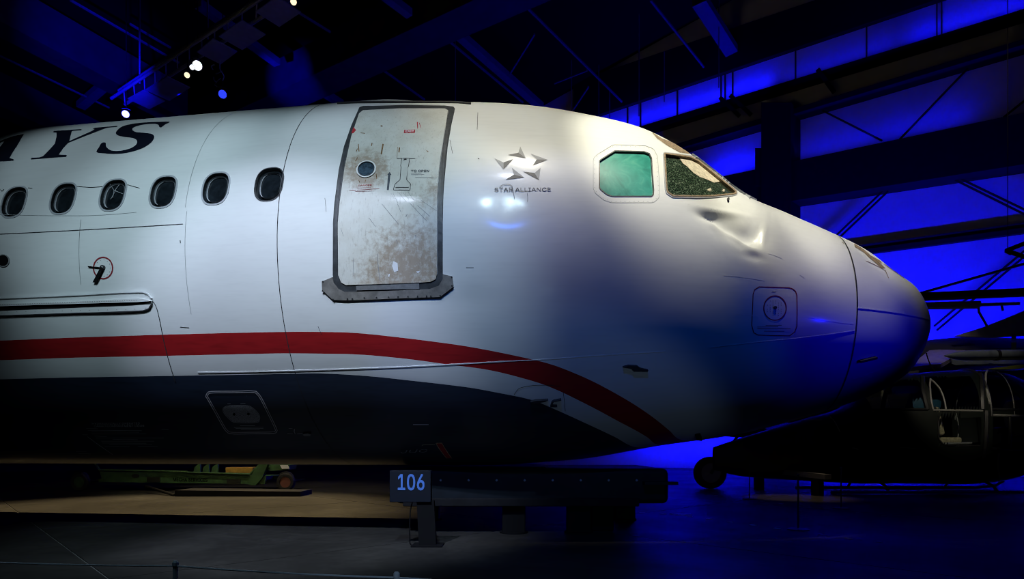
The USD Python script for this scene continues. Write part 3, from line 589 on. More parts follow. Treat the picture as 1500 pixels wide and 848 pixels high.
scr = [([(180, 232), (188, 310)], 1.), ([(160, 310), (172, 280)], .8), ([(322, 222), (316, 252)], 1.1), ([(436, 232), (424, 300), (418, 340)], 1.6), ([(606, 268), (600, 320)], 1.4), ([(585, 262), (581, 375)], .5), ([(150, 410), (175, 370)], .7), ([(205, 118), (250, 124)], .7),
       ([(410, 46), (430, 50)], 1.4), ([(885, 300), (905, 316)], .8), ([(150, 470), (190, 440)], .5), ([(250, 630), (258, 600)], .6), ([(185, 600), (196, 630)], .8), ([(365, 540), (372, 590)], .8), ([(540, 740), (590, 840)], .5), ([(600, 735), (680, 830)], .5), ([(690, 720), (760, 820)], .5), ([(520, 740), (560, 810)], .4), ([(640, 730), (700, 800)], .4)]
part('scratch', conform(shapely.union_all([line(V5(p), w * 1.35, False) for p, w in scr[:14]]), .015, None, 4), 'rust', door); part('scratch', conform(shapely.union_all([line(V5(p), w * .7, False) for p, w in scr[14:]]), .015, None, 4), 'label_grey', door)
scr2 = [([(560, 300), (585, 330)], .6), ([(583, 300), (588, 312)], .6), ([(541, 320), (551, 333)], .6), ([(600, 298), (626, 325)], .5), ([(612, 302), (630, 318)], .6), ([(615, 293), (640, 310)], .4), ([(620, 314), (620.6, 328)], .6), ([(595, 319), (597, 315)], .8), ([(500, 335), (504, 347)], .5), ([(581, 352), (583, 358)], .6), ([(518, 378), (519, 404)], .6), ([(553, 372), (557, 412)], .7), ([(609, 345), (610, 349)], .8)]
part('scratch', conform(shapely.union_all([line(p, w, False) for p, w in scr2]), .015, None, 4), 'label_grey', door)
part('paint_flake', conform(shapely.union_all([Polygon(V5(p)) for p in ([(130, 60), (158, 90), (130, 122), (108, 124)], [(785, 12), (795, 5), (798, 70), (790, 78)], [(806, 10), (816, 20), (830, 78), (820, 60)])]), .0155, None, 4), 'label_red', door)
part('paint_flake', conform(shapely.union_all([Polygon(p) for p in ([(577, 383), (583, 386), (584, 397), (578, 399), (575, 390)], [(570, 402), (572, 401), (571, 406), (569, 405)], [(610, 398), (616, 397), (613, 401)])]), .0155, None, 4), 'label_white', door)

sill = Polygon([(472.3, 412.6), (472.8, 425), (488.3, 439), (507, 440), (645, 435), (664.7, 420.2), (662.8, 405), (650.6, 402.3), (640, 395), (500, 400), (488.3, 406)])
sp = part('sill_plate', conform(sill.difference(outer.buffer(.3)), .016, -.004), 'sill_metal', label='riveted dark metal sill plate')
part('rivet', [conform(Point(p).buffer(1.05, 4), .020, .012, 3) for p in px_view((460, 290), 5.3, [(75, 650), (72, 722), (153, 786), (265, 783), (303, 783), (395, 775), (490, 773), (585, 770), (657, 768), (733, 765), (807, 763), (877, 762), (910, 762), (982, 757), (1073, 683), (1070, 615)])], 'rivet', sp)
tag(stage.GetPrimAtPath(str(sp.GetPath()) + '/rivet'), kind='stuff')
part('scuff_strip', conform(Polygon([(522.6, 419.2), (614.7, 415.5), (615, 423.2), (523.2, 425.4)]), .020, .004), 'bright_metal', label='bright metal scuff strip under the door')

# title letters, alliance emblem
V1 = lambda pts: px_view((0, 150), 4.71, pts)
A_L = Polygon(V1([(-60, 330), (0, 268), (50, 248), (100, 232), (165, 219), (118, 300), (88, 345), (66, 385), (95, 393), (92, 403), (-60, 412)])).difference(Polygon(V1([(-70, 330), (0, 280), (34, 266), (20, 285), (0, 310), (-60, 335)])))
Y_L = Polygon(V1([(365, 206), (374, 198), (440, 194), (563, 185), (558, 192), (508, 196), (495, 200), (478, 268), (640, 196), (655, 186), (640, 184), (655, 176), (812, 163), (806, 170), (750, 174), (725, 180), (600, 228), (470, 280), (438, 315), (405, 362), (462, 364), (456, 376), (340, 384), (214, 395), (218, 384), (275, 380), (298, 372), (340, 330), (380, 285), (390, 240), (392, 210)]))
S_L = Polygon(smooth_ring(V1([(1168, 135), (1140, 152), (1113, 172), (1098, 168), (1094, 156), (1060, 148), (980, 155), (925, 172), (914, 190), (940, 206), (1000, 212), (1050, 220), (1064, 243), (1040, 280), (980, 318), (880, 348), (790, 356), (720, 352), (668, 344), (684, 310), (702, 282), (728, 279), (734, 308), (770, 333), (830, 335), (900, 318), (940, 292), (946, 266), (920, 247), (850, 237), (810, 226), (802, 206), (830, 175), (880, 156), (960, 143), (1060, 137)]), 4)).buffer(0)
for g in (A_L, Y_L, S_L): part('title_letter', conform(g, .0022), 'letter_navy', label='large slanted dark navy serif letter')
VS = lambda pts: px_view((700, 190), 7.708, pts)
for lt, dk in ((((478, 190), (457, 262), (540, 322)), ((340, 285), (457, 262), (540, 322))), (((597, 272), (665, 338), (785, 340)), ((665, 338), (785, 340), (617, 408))), (((708, 430), (640, 490), (690, 570)), ((510, 473), (640, 490), (690, 570))),
               (((383, 430), (408, 508), (523, 540)), ((312, 565), (408, 508), (523, 540))), (((188, 325), (290, 370), (290, 450)), ((400, 333), (290, 370), (290, 450)))):
    e = part('emblem_dart', conform(Polygon(VS(dk)), .0022), 'logo_dark', label='dart of the five-part star emblem')
    part('light_facet', conform(Polygon(VS(lt)), .0022), 'logo_light', e)
part('lettering', words('STAR ALLIANCE', VS([(184, 696)])[0], VS([(822, 697)])[0], 5.3, .002, False), 'logo_dark', label='wide dark lettering under the star emblem')
part('scratch', conform(shapely.union_all([line(VS(p), .7) for p in ([(245, 645), (280, 625), (340, 617), (385, 640), (400, 700), (414, 780)], [(556, 715), (562, 760), (560, 815)])]), .003, None, 4), 'label_grey')

# seams, creases and small fittings of the skin
sA, sB, sC = (float(unproject([p])[0][0]) for p in ((409.5, 288), (270, 318), (116, 380)))
part('skin_seam', [seam_ring(sA, -1.45, 1.45, .002, .007)], 'seam_dark'); part('skin_seam', [seam_ring(sB, .18, 1.3, .002, .004)], 'seam_faint'); part('skin_seam', [seam_ring(sB - .02, -.3, .16, .002, .004)], 'seam_faint')
part('skin_seam', [seam_ring(sC, -.15, .15, .002, .005)], 'seam_faint')
part('skin_seam', [conform(line([(-8, 343.4), (130, 336.4), (268, 328.2)], 1.1), .002)], 'seam_dark')
part('skin_seam', [conform(line([(-8, 314), (120, 316), (200, 311)], .5), .002)], 'seam_faint')
part('skin_seam', [conform(line([(222.5, 440), (228, 447), (232, 460), (241.5, 505.7), (256.6, 558.5)], 1.0), .003)], 'seam_dark')
part('skin_crease', conform(line([(290, 545.5), (560, 538.5), (680, 532.5), (740, 529)], 1.5), .004, 0, 6), 'crease_light', label='bright straight crease along the lower nose')
part('skin_crease', conform(line([(740, 529), (785, 527), (880, 520.4), (975, 514.4)], 1.2), .003, 0, 6), 'crease_light')
part('skin_crease', conform(line([(1040, 509), (1100, 502), (1180, 494), (1252, 484)], .9), .003, 0, 6), 'crease_light')
part('radome_seam', [seam_ring(S_RAD, -1.5, 1.5, .003, .014)], 'seam_dark')
part('radome_band', conform(line([(1256, 451), (1300, 456), (1340, 463), (1364, 468.5)], 1.3), .006, 0, 5), 'crease_light', label='thin raised line round the nose cone')
part('radome_band', conform(line([(1250, 555), (1290, 541), (1326, 524)], .6), .004, 0, 5), 'crease_light')
part('worn_patch', conform(shapely.union_all([Polygon(px_view((1150, 280), 5.652, p)) for p in ([(570, 435), (640, 475), (700, 525), (690, 530), (620, 490), (575, 462)], [(700, 530), (790, 580), (800, 600), (740, 565)], [(640, 500), (730, 545), (830, 640), (800, 640), (700, 555)])]), .003, None, 4), 'bare_brown', label='scraped patch on top of the nose cone')
part('scratch', conform(shapely.union_all([line(px_view((1150, 280), 5.652, p), .6) for p in ([(670, 580), (760, 620), (830, 660)], [(820, 605), (900, 660), (985, 720)], [(828, 655), (855, 720)], [(470, 420), (485, 435)])]), .003, None, 4), 'rust')
part('scratch', conform(shapely.union_all([line(p, .8) for p in ([(1125, 371), (1140, 376), (1146, 379)], [(1171, 402), (1178, 407)], [(1060, 403), (1090, 406), (1120, 411)], [(1075, 459), (1110, 462)], [(1185, 463), (1225, 470), (1250, 473)])]), .003, None, 4), 'crease_light')
# pointed slot under the radome, drain and blade probes
for p in ([(1258, 527), (1282, 521.5), (1282, 524.5), (1258, 530)], [(912, 536), (920, 534), (933, 534.5), (937, 538), (948.7, 540.5), (948, 542), (928, 542), (924, 538)], [(777, 586.5), (785, 584.5), (803, 583.6), (798, 586), (781, 589)], [(808, 587), (811, 585), (822, 583), (822, 584), (811, 586), (808, 592), (816, 592.5), (816, 593.5), (806, 593.5)]):
    part('probe', conform(Polygon(p), .03, 0, 3), 'seam_dark')
part('hinge_line', conform(shapely.union_all([line(p, .7) for p in ([(753, 578), (762, 568), (790, 564), (822, 566)], [(825, 574), (827, 590), (828, 602)])]), .003, None, 4), 'seam_dark')
def fin(name, px, th, mat):                          # a blade standing out of the keel line
    s, a = unproject([px[0]]); d = math.sqrt(((hull(s, a)[0]) ** 2)[1]); pts = np.array([pix(u, v, d) for u, v in px])
    P = Polygon(np.c_[pts[:, 0], pts[:, 2]]).buffer(0); m = trimesh.creation.extrude_polygon(P, th, engine='earcut')
    T = np.array([[1, 0, 0, 0], [0, 0, -1, d + th / 2], [0, 1, 0, 0], [0, 0, 0, 1.]]); m.apply_transform(T); part(name, m, mat, smooth=False)
fin('drain_mast', [(1018, 636), (1024, 633), (1027, 640), (1028, 646), (1022, 645)], .04, 'black_matt')

# access hatch on the nose
V8 = lambda pts: px_view((1080, 400), 7.71, pts)
hp = Polygon(V8([(245, 150), (410, 155), (580, 160), (630, 175), (662, 205), (677, 250), (680, 420), (678, 600), (650, 670), (590, 713), (410, 710), (230, 703), (180, 675), (157, 590), (165, 420), (172, 240), (190, 185)]))
ha = part('nose_hatch', conform(ring_of(hp, -1.3, 0), .0025, None, 4), 'dull_red', label='dark red rounded hatch outline with round port')
C8 = Polygon(np.c_[1135.1 + 17.2 * np.cos(np.linspace(0, 6.28, 50)), 451.2 + 18.6 * np.sin(np.linspace(0, 6.28, 50))])
part('port_ring', conform(ring_of(C8, -1.6, 0), .0025, None, 3), 'dull_red', ha); part('port_dots', [conform(Point(1135 + x, 451 + y).buffer(.55, 2), .0025, None, 2) for x in range(-11, 12, 4) for y in range(-10, 12, 3) if x * x + y * y < 150 and (x * 7 + y * 3) % 5], 'seam_dark', ha)
tag(stage.GetPrimAtPath(str(ha.GetPath()) + '/port_dots'), kind='stuff')
part('port_hub', conform(Point(1135, 450.5).buffer(2.2, 5), .012, 0, 2), 'seam_dark', ha)
part('placard_text', conform(shapely.union_all([line(V8(p), .7, False) for p in ([(320, 590), (500, 590)], [(225, 608), (460, 606)], [(225, 628), (600, 630)], [(300, 655), (530, 656)], [(390, 210), (440, 212)])]), .0025, None, 4), 'seam_dark', ha)
# angle-of-attack vane in its red ring
vane = part('vane', conform(Polygon([(150.0, 391), (153.6, 394.5), (143.4, 414.2), (138, 414), (139.4, 411)]), .020, .012, 3), 'black_matt', label='black flow vane inside a red ring')
C2 = Polygon(np.c_[151.2 + 14.9 * np.cos(np.linspace(0, 6.28, 50)), 392.6 + 16.6 * np.sin(np.linspace(0, 6.28, 50))])
part('ring', conform(ring_of(C2, -1.9, 0), .0025, None, 3), 'dull_red', vane); part('hub', conform(Point(151, 392).buffer(3.6, 8), .012, 0, 2), 'seam_dark', vane); part('hub_cap', conform(Point(151, 391.6).buffer(1.4, 6), .016, .012, 2), 'rivet_grey', vane)
part('pin', conform(Polygon([(130, 390), (130.4, 391.6), (149, 393), (149, 391.8)]), .012, .006, 3), 'black_matt', vane)
part('ring_dots', [conform(Point(151.2 + 11 * math.cos(t), 392.6 + 12 * math.sin(t)).buffer(.45, 2), .0025, None, 2) for t in np.linspace(0, 6.28, 14)[:-1]], 'seam_dark', vane); tag(stage.GetPrimAtPath(str(vane.GetPath()) + '/ring_dots'), kind='stuff')
sp2 = part('static_port', conform(Point(5.3, 382).buffer(8, 12), .003, None, 3), 'black_matt', label='round black port at the left end of the skin')
part('port_ring', conform(ring_of(Point(5.3, 382).buffer(8, 16), 0, 1.3), .008, 0, 3), 'rivet_grey', sp2)
# cargo door hinge fairing
V2 = lambda pts: px_view((0, 330), 5.654, pts)
pl = Polygon(V2([(-40, 608), (600, 582), (1190, 553), (1235, 568), (1262, 600), (1268, 625), (1258, 665), (1230, 695), (1205, 703), (600, 728), (-40, 750)]))
hf = part('hinge_fairing', conform(pl, .012, -.004), 'white_paint', label='long riveted hinge fairing over the cargo door')
part('upper_lip', conform(line(V2([(-40, 607), (600, 581), (1190, 553), (1235, 568), (1264, 605)]), 1.5), .022, .008), 'crease_light', hf)
part('lower_lip', conform(line(V2([(-40, 750), (600, 728), (1205, 705), (1240, 690), (1264, 650)]), 1.4), .016, .004), 'seam_dark', hf)
part('ridge', conform(Polygon(V2([(-40, 652), (600, 634), (1160, 606), (1240, 615), (1262, 628), (1150, 636), (600, 652), (-40, 672)])), .030, .010), 'white_paint', hf)
part('groove', conform(Polygon(V2([(-40, 672), (600, 652), (1150, 634), (1255, 630), (1200, 650), (1100, 660), (600, 680), (-40, 706)])), .016, .01), 'black_matt', hf)
part('rivet', [conform(Point(p).buffer(.55, 3), .033, None, 2) for p in V2([(x, 660 - 40 * (x + 20) / 1180) for x in np.arange(-10, 1160, 19.)])] + [conform(Point(p).buffer(.5, 3), .014, None, 2) for p in V2([(x, 718 - 24 * (x + 20) / 1180) for x in np.arange(0, 1180, 75.)] + [(1165, 567), (1190, 566), (1216, 579), (1215, 685)])], 'rivet_grey', hf)
tag(stage.GetPrimAtPath(str(hf.GetPath()) + '/rivet'), kind='stuff')
part('stain', conform(shapely.union_all([line(p, w, False) for p, w in (([(264, 352), (264.4, 356)], 1.2), ([(466, 478), (471, 490)], .6), ([(264, 479), (277, 480)], .8), ([(700, 232), (702, 233)], 1.2), ([(683, 392), (694, 392)], .6), ([(476, 290), (478, 310)], .5), ([(659, 205), (663, 225)], .6), ([(700, 165), (699, 190)], .6))]), .002, None, 3), 'seam_dark')
part('skin_crack', conform(shapely.union_all([line(V1(p), .7) for p in ([(528, 580), (580, 584), (628, 587), (700, 582), (722, 580)], [(880, 568), (920, 580), (965, 592)], [(0, 598), (16, 612), (28, 600)], [(195, 590), (225, 593)])]), .003, None, 4), 'seam_dark', label='hairline crack in the skin between cabin windows')

# belly hatch and white stencils
V9 = lambda pts: px_view((290, 560), 8.333, pts)
bh = Polygon(smooth_ring(V9([(92, 170), (115, 122), (170, 104), (420, 100), (680, 98), (735, 125), (785, 190), (880, 380), (965, 560), (965, 600), (920, 625), (660, 630), (410, 630), (345, 600), (300, 540), (200, 360), (110, 200)]), 6)).buffer(0)
bp = part('belly_hatch', conform(shapely.union_all([ring_of(bh, -1.2, 0), ring_of(bh, -3.4, -2.4)]), .003, None, 4), 'pale_line', label='slanted double-lined hatch outline on the belly')
ov = Polygon(smooth_ring(V9([(390, 278), (600, 278), (690, 322), (752, 395), (756, 455), (710, 490), (460, 490), (385, 452), (312, 370), (308, 310)]), 6)).buffer(0)
MATS['stipple'] = usdkit.material(stage, '/World/Looks/stipple', {'g': ('geometry', {}), 'v': ('voronoi_texture', {'scale': 130.}), 'r': ('rgb_ramp', {'ramp': [(.2, (.06, .064, .08)), (.5, (.55, .55, .6))]}), 'p': ('principled_bsdf', {'roughness': .6})}, [('g.position', 'v.vector'), ('v.distance', 'r.fac'), ('r.color', 'p.base_color')], surface='p.BSDF')
part('static_plate', conform(ov.buffer(-1), .003), 'stipple', bp, 'grey perforated oval plate'); part('plate_rim', conform(ring_of(ov, -.6, 0), .003, None, 4), 'pale_line', bp)
for p in ((443, 387), (618, 383)): part('plate_hole', conform(Point(V9([p])[0]).buffer(2, 6), .004, None, 2), 'black_matt', bp)
part('placard_text', conform(shapely.union_all([line(V9(p), .5, False) for p in ([(515, 528), (698, 524)], [(440, 548), (800, 545)], [(460, 562), (800, 562)], [(525, 576), (755, 576)], [(360, 262), (400, 262)], [(520, 258), (580, 256)])]), .003, None, 4), 'stencil_grey', bp)
part('lettering', words('HYDRAULICALLY OPERATED', (134.5, 621.8), (205, 621.2), 2.7, .002), 'stencil_grey'); part('lettering', words('CARGO COMPARTMENT DOOR', (137.5, 625.2), (211.5, 624.8), 2.7, .002), 'stencil_grey')
VB = lambda pts: px_view((110, 600), 10., pts)
part('stencil_text', conform(shapely.union_all([line(VB(p), .45, False) for p in ([(165, 275), (335, 277)], [(190, 303), (980, 305)], [(245, 325), (940, 327)], [(245, 352), (1045, 352)], [(285, 385), (470, 390)], [(310, 412), (1300, 412)], [(550, 434), (920, 437)], [(385, 458), (1160, 458)], [(395, 486), (1045, 488)], [(500, 505), (1130, 505)], [(440, 532), (800, 540)], [(920, 535), (1210, 537)], [(15, 612), (165, 614)], [(1265, 285), (1370, 287)], [(105, 365), (190, 366)], [(50, 640), (240, 646)])]), .003, None, 4), 'stencil_grey', label='block of small pale stencilled text on the belly')
part('stencil_text', conform(shapely.union_all([line(p, w, False) for p, w in (([(128, 639), (143, 650), (166, 666)], .8), ([(605, 621.5), (628, 621.5)], 1.2), ([(423, 627), (428.5, 627.5)], .6), ([(421, 634.7), (429, 635)], .7), ([(431.5, 628), (431, 632), (432.5, 635)], 1.), ([(435, 635), (448, 634.5)], .8))]), .003, None, 4), 'pale_line')
part('probe', conform(Polygon([(444, 634), (452, 632.6), (456, 634), (455, 636.4), (446, 636.6)]), .02, 0, 3), 'rivet_grey')
V4 = lambda pts: px_view((560, 630), 7.065, pts)
mk = part('red_marking', conform(Polygon(V4([(560, 132), (618, 130), (662, 205), (722, 288), (668, 290), (620, 230), (590, 190)])), .003, None, 4), 'label_red', label='slanted red marking with cream edges under the nose')
part('cream_edge', conform(shapely.union_all([line(V4(p), .7) for p in ([(556, 134), (590, 190), (620, 230), (668, 291)], [(616, 130), (662, 205), (722, 290)], [(556, 132), (618, 130)], [(410, 155), (440, 146), (545, 145)])]), .004, None, 3), 'seat_cream', mk)
part('lettering', words('JUC', V4([(180, 235)])[0], V4([(460, 224)])[0], 4.2, .003, False, 1.8), 'label_grey')
# ------------------------------------------------------------------ cradle under the nose
def place(x, y, z): return np.array([x, y, z], float)
cr = thing('support_cradle', 'dark navy support cradle on short feet under the airliner nose', 'stand', (.2, 7.6, 0))
obj('body', rbox([.22, 7.62, .535], [3.04, 1.64, .39], .06), 'cradle_navy', cr)
obj('saddle', rbox([-.35, 7.5, .705], [1.5, .9, .07], .025), 'cradle_navy', cr)
for x, y in ((.02, 6.95), (.75, 6.95), (1.05, 7.2), (-1.1, 8.2), (1.5, 8.2)):
    obj('foot', rbox([x, y, .17], [.26, .2, .34], .02), 'black_matt', cr); 
for x, y in ((.02, 6.95), (.75, 6.95), (-1.1, 8.2), (1.5, 8.2)): obj('foot_pad', lathe([(0, 0), (.16, 0), (.16, .02), (.05, .03), (0, .03)], 16, (x, y, 0)), 'black_matt', cr)
obj('side_shelf', box([1.62, 6.72, .575], [.36, .14, .03]), 'cradle_navy', cr, smooth=False)
obj('lower_rail', rbox([.1, 6.78, .36], [2.6, .06, .09], .012), 'black_steel', cr)
for k in range(9): obj('bolt', lathe([(0, 0), (.014, 0), (.011, .010), (0, .012)], 8, (-1.1 + .31 * k, 6.80, .60), (0, -1, 0)), 'rivet_grey', cr)

# ------------------------------------------------------------------ the number sign
YS = 5.98; sg = thing('number_sign', 'dark blue number board 106 on a leaning post before the airliner', 'sign', [pix(625, 800, YS)[0], YS, 0])
a, b = pix(571, 689, YS), pix(631.5, 735.5, YS)
obj('board', rbox((a + b) / 2 + [0, .03, 0], [b[0] - a[0], .09, a[2] - b[2]], .008), 'sign_navy', sg)
m = meshkit.text_mesh('106', 1., .01, True); v = np.array(m.vertices); w = v[:, 0].max(); yf = YS - .0155
P = np.stack([pix(580.5 + x / w * 41.5, 717.3 - y * 22.3, yf) + [0, -z * .4, 0] for x, y, z in v]); obj('lettering', trimesh.Trimesh(P, m.faces, process=False), 'sign_blue', sg, smooth=False, label='pale blue figures 106')
q0, q1 = pix(623.3, 734, YS + .03), pix(626.5, 800, YS + .03)
obj('post', beam([q1[0], YS + .05, 0], q0 + [0, .02, 0], .07, .168, up=(1, 0, 0)), 'black_matt', sg, smooth=False)
obj('foot_plate', box([q1[0], YS + .05, .006], [.30, .24, .012]), 'black_matt', sg, smooth=False)
obj('cable', tube([pix(u, v, YS + .04) for u, v in smooth_line([(604, 736), (601, 750), (600.2, 775), (600.5, 796), (606, 800)], 4)], .006), 'black_matt', sg)

# ------------------------------------------------------------------ green ground cart behind the fuselage
YC = 13.8
def at(u, v, Y): return pix(u, v, Y)
ct = thing('ground_cart', 'green steel aircraft service cart seen under the belly', 'cart', [pix(265, 700, YC)[0], YC + .6, 0])
def slab_px(px, Y, th):                               # a plate facing the aisle, traced at its own depth
    P = np.array([pix(u, v, Y) for u, v in px]); m = trimesh.creation.extrude_polygon(Polygon(P[:, [0, 2]]).buffer(0), th, engine='earcut')
    m.apply_transform(np.array([[1, 0, 0, 0], [0, 0, 1, Y], [0, 1, 0, 0], [0, 0, 0, 1.]])); m.fix_normals(); return m
obj('side_panel', slab_px([(146, 690.5), (275, 693), (390, 697), (388, 709), (150, 706)], YC, .06), 'cart_green', ct, smooth=False)
obj('side_panel', slab_px([(146, 690.5), (275, 693), (390, 697), (388, 709), (150, 706)], YC + 1.2, .06), 'cart_green', ct, smooth=False)
obj('deck', box([(pix(150, 0, YC)[0] + pix(388, 0, YC)[0]) / 2, YC + .63, .28], [3.6, 1.14, .08]), 'cart_green', ct, smooth=False)
for p, q in [((146, 688), (275, 691)), ((275, 692), (366, 694.5)), ((146, 688), (136, 674)), ((366, 694.5), (378, 683))]:
    obj('rail', rod(at(*p, YC - .03), at(*q, YC - .03), .022), 'cart_green', ct)
for u in (288, 301, 314): obj('gusset', slab_px([(u - 5, 693), (u - 3, 684), (u + 5, 678), (u + 5, 693)], YC + .2, .05), 'cart_green', ct, smooth=False)
for u in (150, 214, 327): obj('post', beam(at(u, 696, YC + .05), at(u, 664, YC + .05), .07, .07), 'cart_green', ct, smooth=False)
obj('end_bracket', slab_px([(360, 709), (378, 680), (392, 680), (384, 700), (374, 711)], YC - .05, .12), 'cart_green', ct, smooth=False)
obj('end_plate', slab_px([(384, 681), (424, 681), (422, 688), (394, 690)], YC + .1, .5), 'cart_green', ct, smooth=False)
obj('tag', slab_px([(410, 681), (421, 681), (424, 686.5), (413, 686.5)], YC + .05, .02), 'label_white', ct, smooth=False)
obj('step', slab_px([(215, 699), (234, 699), (234, 706), (215, 706)], YC - .02, .05), 'cart_black', ct, smooth=False)
obj('step', slab_px([(332, 702), (352, 702), (352, 709), (332, 709)], YC - .02, .05), 'cart_black', ct, smooth=False)
obj('oval_hole', slab_px([(198 + 5.5 * math.cos(t), 697 + 3 * math.sin(t)) for t in np.linspace(0, 6.28, 16)[:-1]], YC - .015, .03), 'cart_black', ct, smooth=False)
obj('crate', rbox(at(354, 688.5, YC + .5), [.62, .3, .14], .01, rotz(.05)), 'cart_yellow', ct)
m = meshkit.text_mesh('MECHA SERVICES', 1., .004, True); v = np.array(m.vertices); L = v[:, 0].max()
obj('lettering', trimesh.Trimesh(np.stack([pix(253 + x / L * 51, 704.6 + x / L * 1.0 - y * 5.0, YC - .006) for x, y, z in v]), m.faces, process=False), 'black_matt', ct, smooth=False)
def wheel(px, Y, r, th, parent, tyre='tyre', rim='wheel_grey', spokes=0):
    c = pix(*px, Y); c[2] = r; ax = (0, -1, 0)
    t = obj('wheel', lathe([(r * .62, -th / 2), (r * .9, -th / 2), (r, -th * .28), (r, th * .28), (r * .9, th / 2), (r * .62, th / 2), (r * .62, -th / 2)], 28, c, ax), tyre, parent)
    obj('rim', lathe([(0, -th * .3), (r * .2, -th * .3), (r * .2, -th * .1), (r * .55, -th * .1), (r * .64, -th * .35), (r * .64, th * .35), (0, th * .3)], 24, c, ax), rim, t)
    for k in range(spokes):
        a = 2 * np.pi * k / spokes; d = np.array([math.cos(a), 0, math.sin(a)]); obj('spoke', rod(c + d * r * .15 + [0, -th * .22, 0], c + d * r * .6 + [0, -th * .22, 0], r * .07), rim, t)
for px, rim in (((118, 0), 'cart_green'), ((419, 0), 'wheel_rust')):
    for dy in (.05, 1.15): wheel(px, YC + dy, .20, .13, ct, rim=rim)
obj('axle', rod(np.r_[pix(118, 0, YC)[0], YC + .05, .2], np.r_[pix(118, 0, YC)[0], YC + 1.2, .2], .03), 'black_matt', ct); obj('axle', rod(np.r_[pix(419, 0, YC)[0], YC + .05, .2], np.r_[pix(419, 0, YC)[0], YC + 1.2, .2], .03), 'black_matt', ct)
for u in (118, 419): obj('axle_arm', beam([pix(u, 0, YC)[0], YC + .62, .2], [pix(150 if u < 200 else 386, 0, YC)[0], YC + .62, .28], .1, .08), 'cart_green', ct, smooth=False)
pf = thing('low_platform', 'low dark platform on the floor before the green cart', 'platform', (pix(350, 727, 12.2)[0], 12.5, 0))
obj('top', slab_px([(256, 718), (440, 720), (440, 729), (256, 727)], 12.2, .7), 'black_steel', pf, smooth=False)
obj('tow_bar', rod(at(214, 712, 13.2), at(256, 725.5, 12.3), .03), 'black_matt', pf)

# ------------------------------------------------------------------ rope barrier in the foreground, far stanchions, floor dashes
rp = thing('rope_barrier', 'thin white rope strung on a low post across the foreground floor', 'barrier', on_z(257, 829, .41) * [1, 1, 0])
pt = on_z(257, 829, .405)
pt2 = on_z(581, 846, .405); R1 = [on_z(-90, 820.5, .405), on_z(100, 827, .396), pt]; R2 = [pt, (pt + pt2) / 2 - [0, 0, .006], pt2]; R3 = [pt2, on_z(760, 858, .396), on_z(900, 868, .405)]
for r in (R1, R2, R3): obj('rope', tube(smooth_line(r, 6), .0042, 6), 'rope_white', rp)
for p in (pt, pt2):
    obj('post', lathe([(0, 0), (.011, 0), (.011, .405), (.014, .408), (.014, .422), (.008, .43), (0, .43)], 12, [p[0], p[1], 0]), 'rope_white', rp)
    obj('base', lathe([(0, 0), (.12, 0), (.12, .012), (.03, .022), (0, .022)], 20, [p[0], p[1], 0]), 'steel_dark', rp)
for (u, v), lab, bm_ in (((869, 746), 'thin barrier post with pale round base beside the cradle', 'base_white'), ((1169, 776), 'thin barrier post nearest the camera, on the right floor', 'steel_dark'), ((1232, 745), 'thin barrier post rising in front of the warm floor strip', 'steel_dark'), ((1098, 731), 'farthest thin barrier post, under the nose near the spoked wheel', 'steel_dark')):
    c = on_z(u, v); s = thing('barrier_post', lab, 'barrier post', c, 'slim barrier posts on the right floor')
    obj('base', lathe([(0, 0), (.125, 0), (.125, .012), (.03, .024), (0, .024)], 24, c), bm_, s)
    obj('pole', lathe([(0, .02), (.010, .02), (.010, .62), (.016, .625), (.016, .65), (0, .655)], 10, c), 'steel_dark', s)
NEAR = [(882, 747.6), (910, 749), (940.8, 751), (972, 752.8), (1010, 756.6), (1039, 760.3), (1070, 764.6), (1103, 769.2), (1138, 774), (1204, 783), (1243, 789), (1285.6, 793.7)]
FAR = [(1028.7, 723.4), (1048.8, 726), (1117, 734.6), (1144, 738), (1172, 741.6), (1201.7, 744.6), (1259, 751.6), (1294, 755.2)]
ORD = 'first second third fourth fifth sixth seventh eighth ninth tenth eleventh last'.split()
for row, lab in ((NEAR, 'near dotted line, from the cradle'), (FAR, 'far dotted line, from the spoked wheel')):
    for i, p in enumerate(row):
        c = on_z(*p); d = on_z(*row[min(i + 1, len(row) - 1)]) - on_z(*row[max(i - 1, 0)])
        o = obj('floor_marker', box(c + [0, 0, .0025], [.075, .05, .005], rotz(math.atan2(d[1], d[0]))), 'tape_white', None, smooth=False)
        tag(o, (ORD[i] if i < len(row) - 1 else 'last') + ' white tape dash of the ' + lab, 'floor marking', 'near tape dashes' if row is NEAR else 'far tape dashes')
c = on_z(997, 753.3); d_ = obj('floor_disc', lathe([(0, 0), (.16, 0), (.15, .006), (0, .008)], 24, c), 'base_white', None); tag(d_, 'pale flat disc among the near row of floor dashes', 'floor marking')

# ------------------------------------------------------------------ helicopter with the bubble nose, right
YH = 13.6; KX = YH / F
def hx(u): return (u - CX) * KX
def hz(v): return EYE + (CY - v) * KX
HS = np.array([(1045, 655, 688, .06), (1090, 640, 698, .28), (1180, 613, 704, .52), (1235, 596, 707, .68), (1262, 571, 708, .76), (1300, 552, 708, .82), (1350, 546, 708, .86), (1400, 543, 709, .88), (1440, 543, 707, .86), (1475, 552, 701, .76), (1500, 570, 691, .60), (1520, 598, 676, .38), (1533, 634, 646, .06)], float)
_hu = PchipInterpolator(HS[:, 0], HS[:, 1:])
PW = 2.5
def hsec(u, t):
    top, bot, hw = _hu(u).T; zt, zb = hz(top), hz(bot); c, s = np.cos(t), np.sin(t)
    return np.stack([hx(u), YH - hw * np.sign(c) * np.abs(c) ** (2 / PW), (zt + zb) / 2 + (zt - zb) / 2 * np.sign(s) * np.abs(s) ** (2 / PW)], -1)
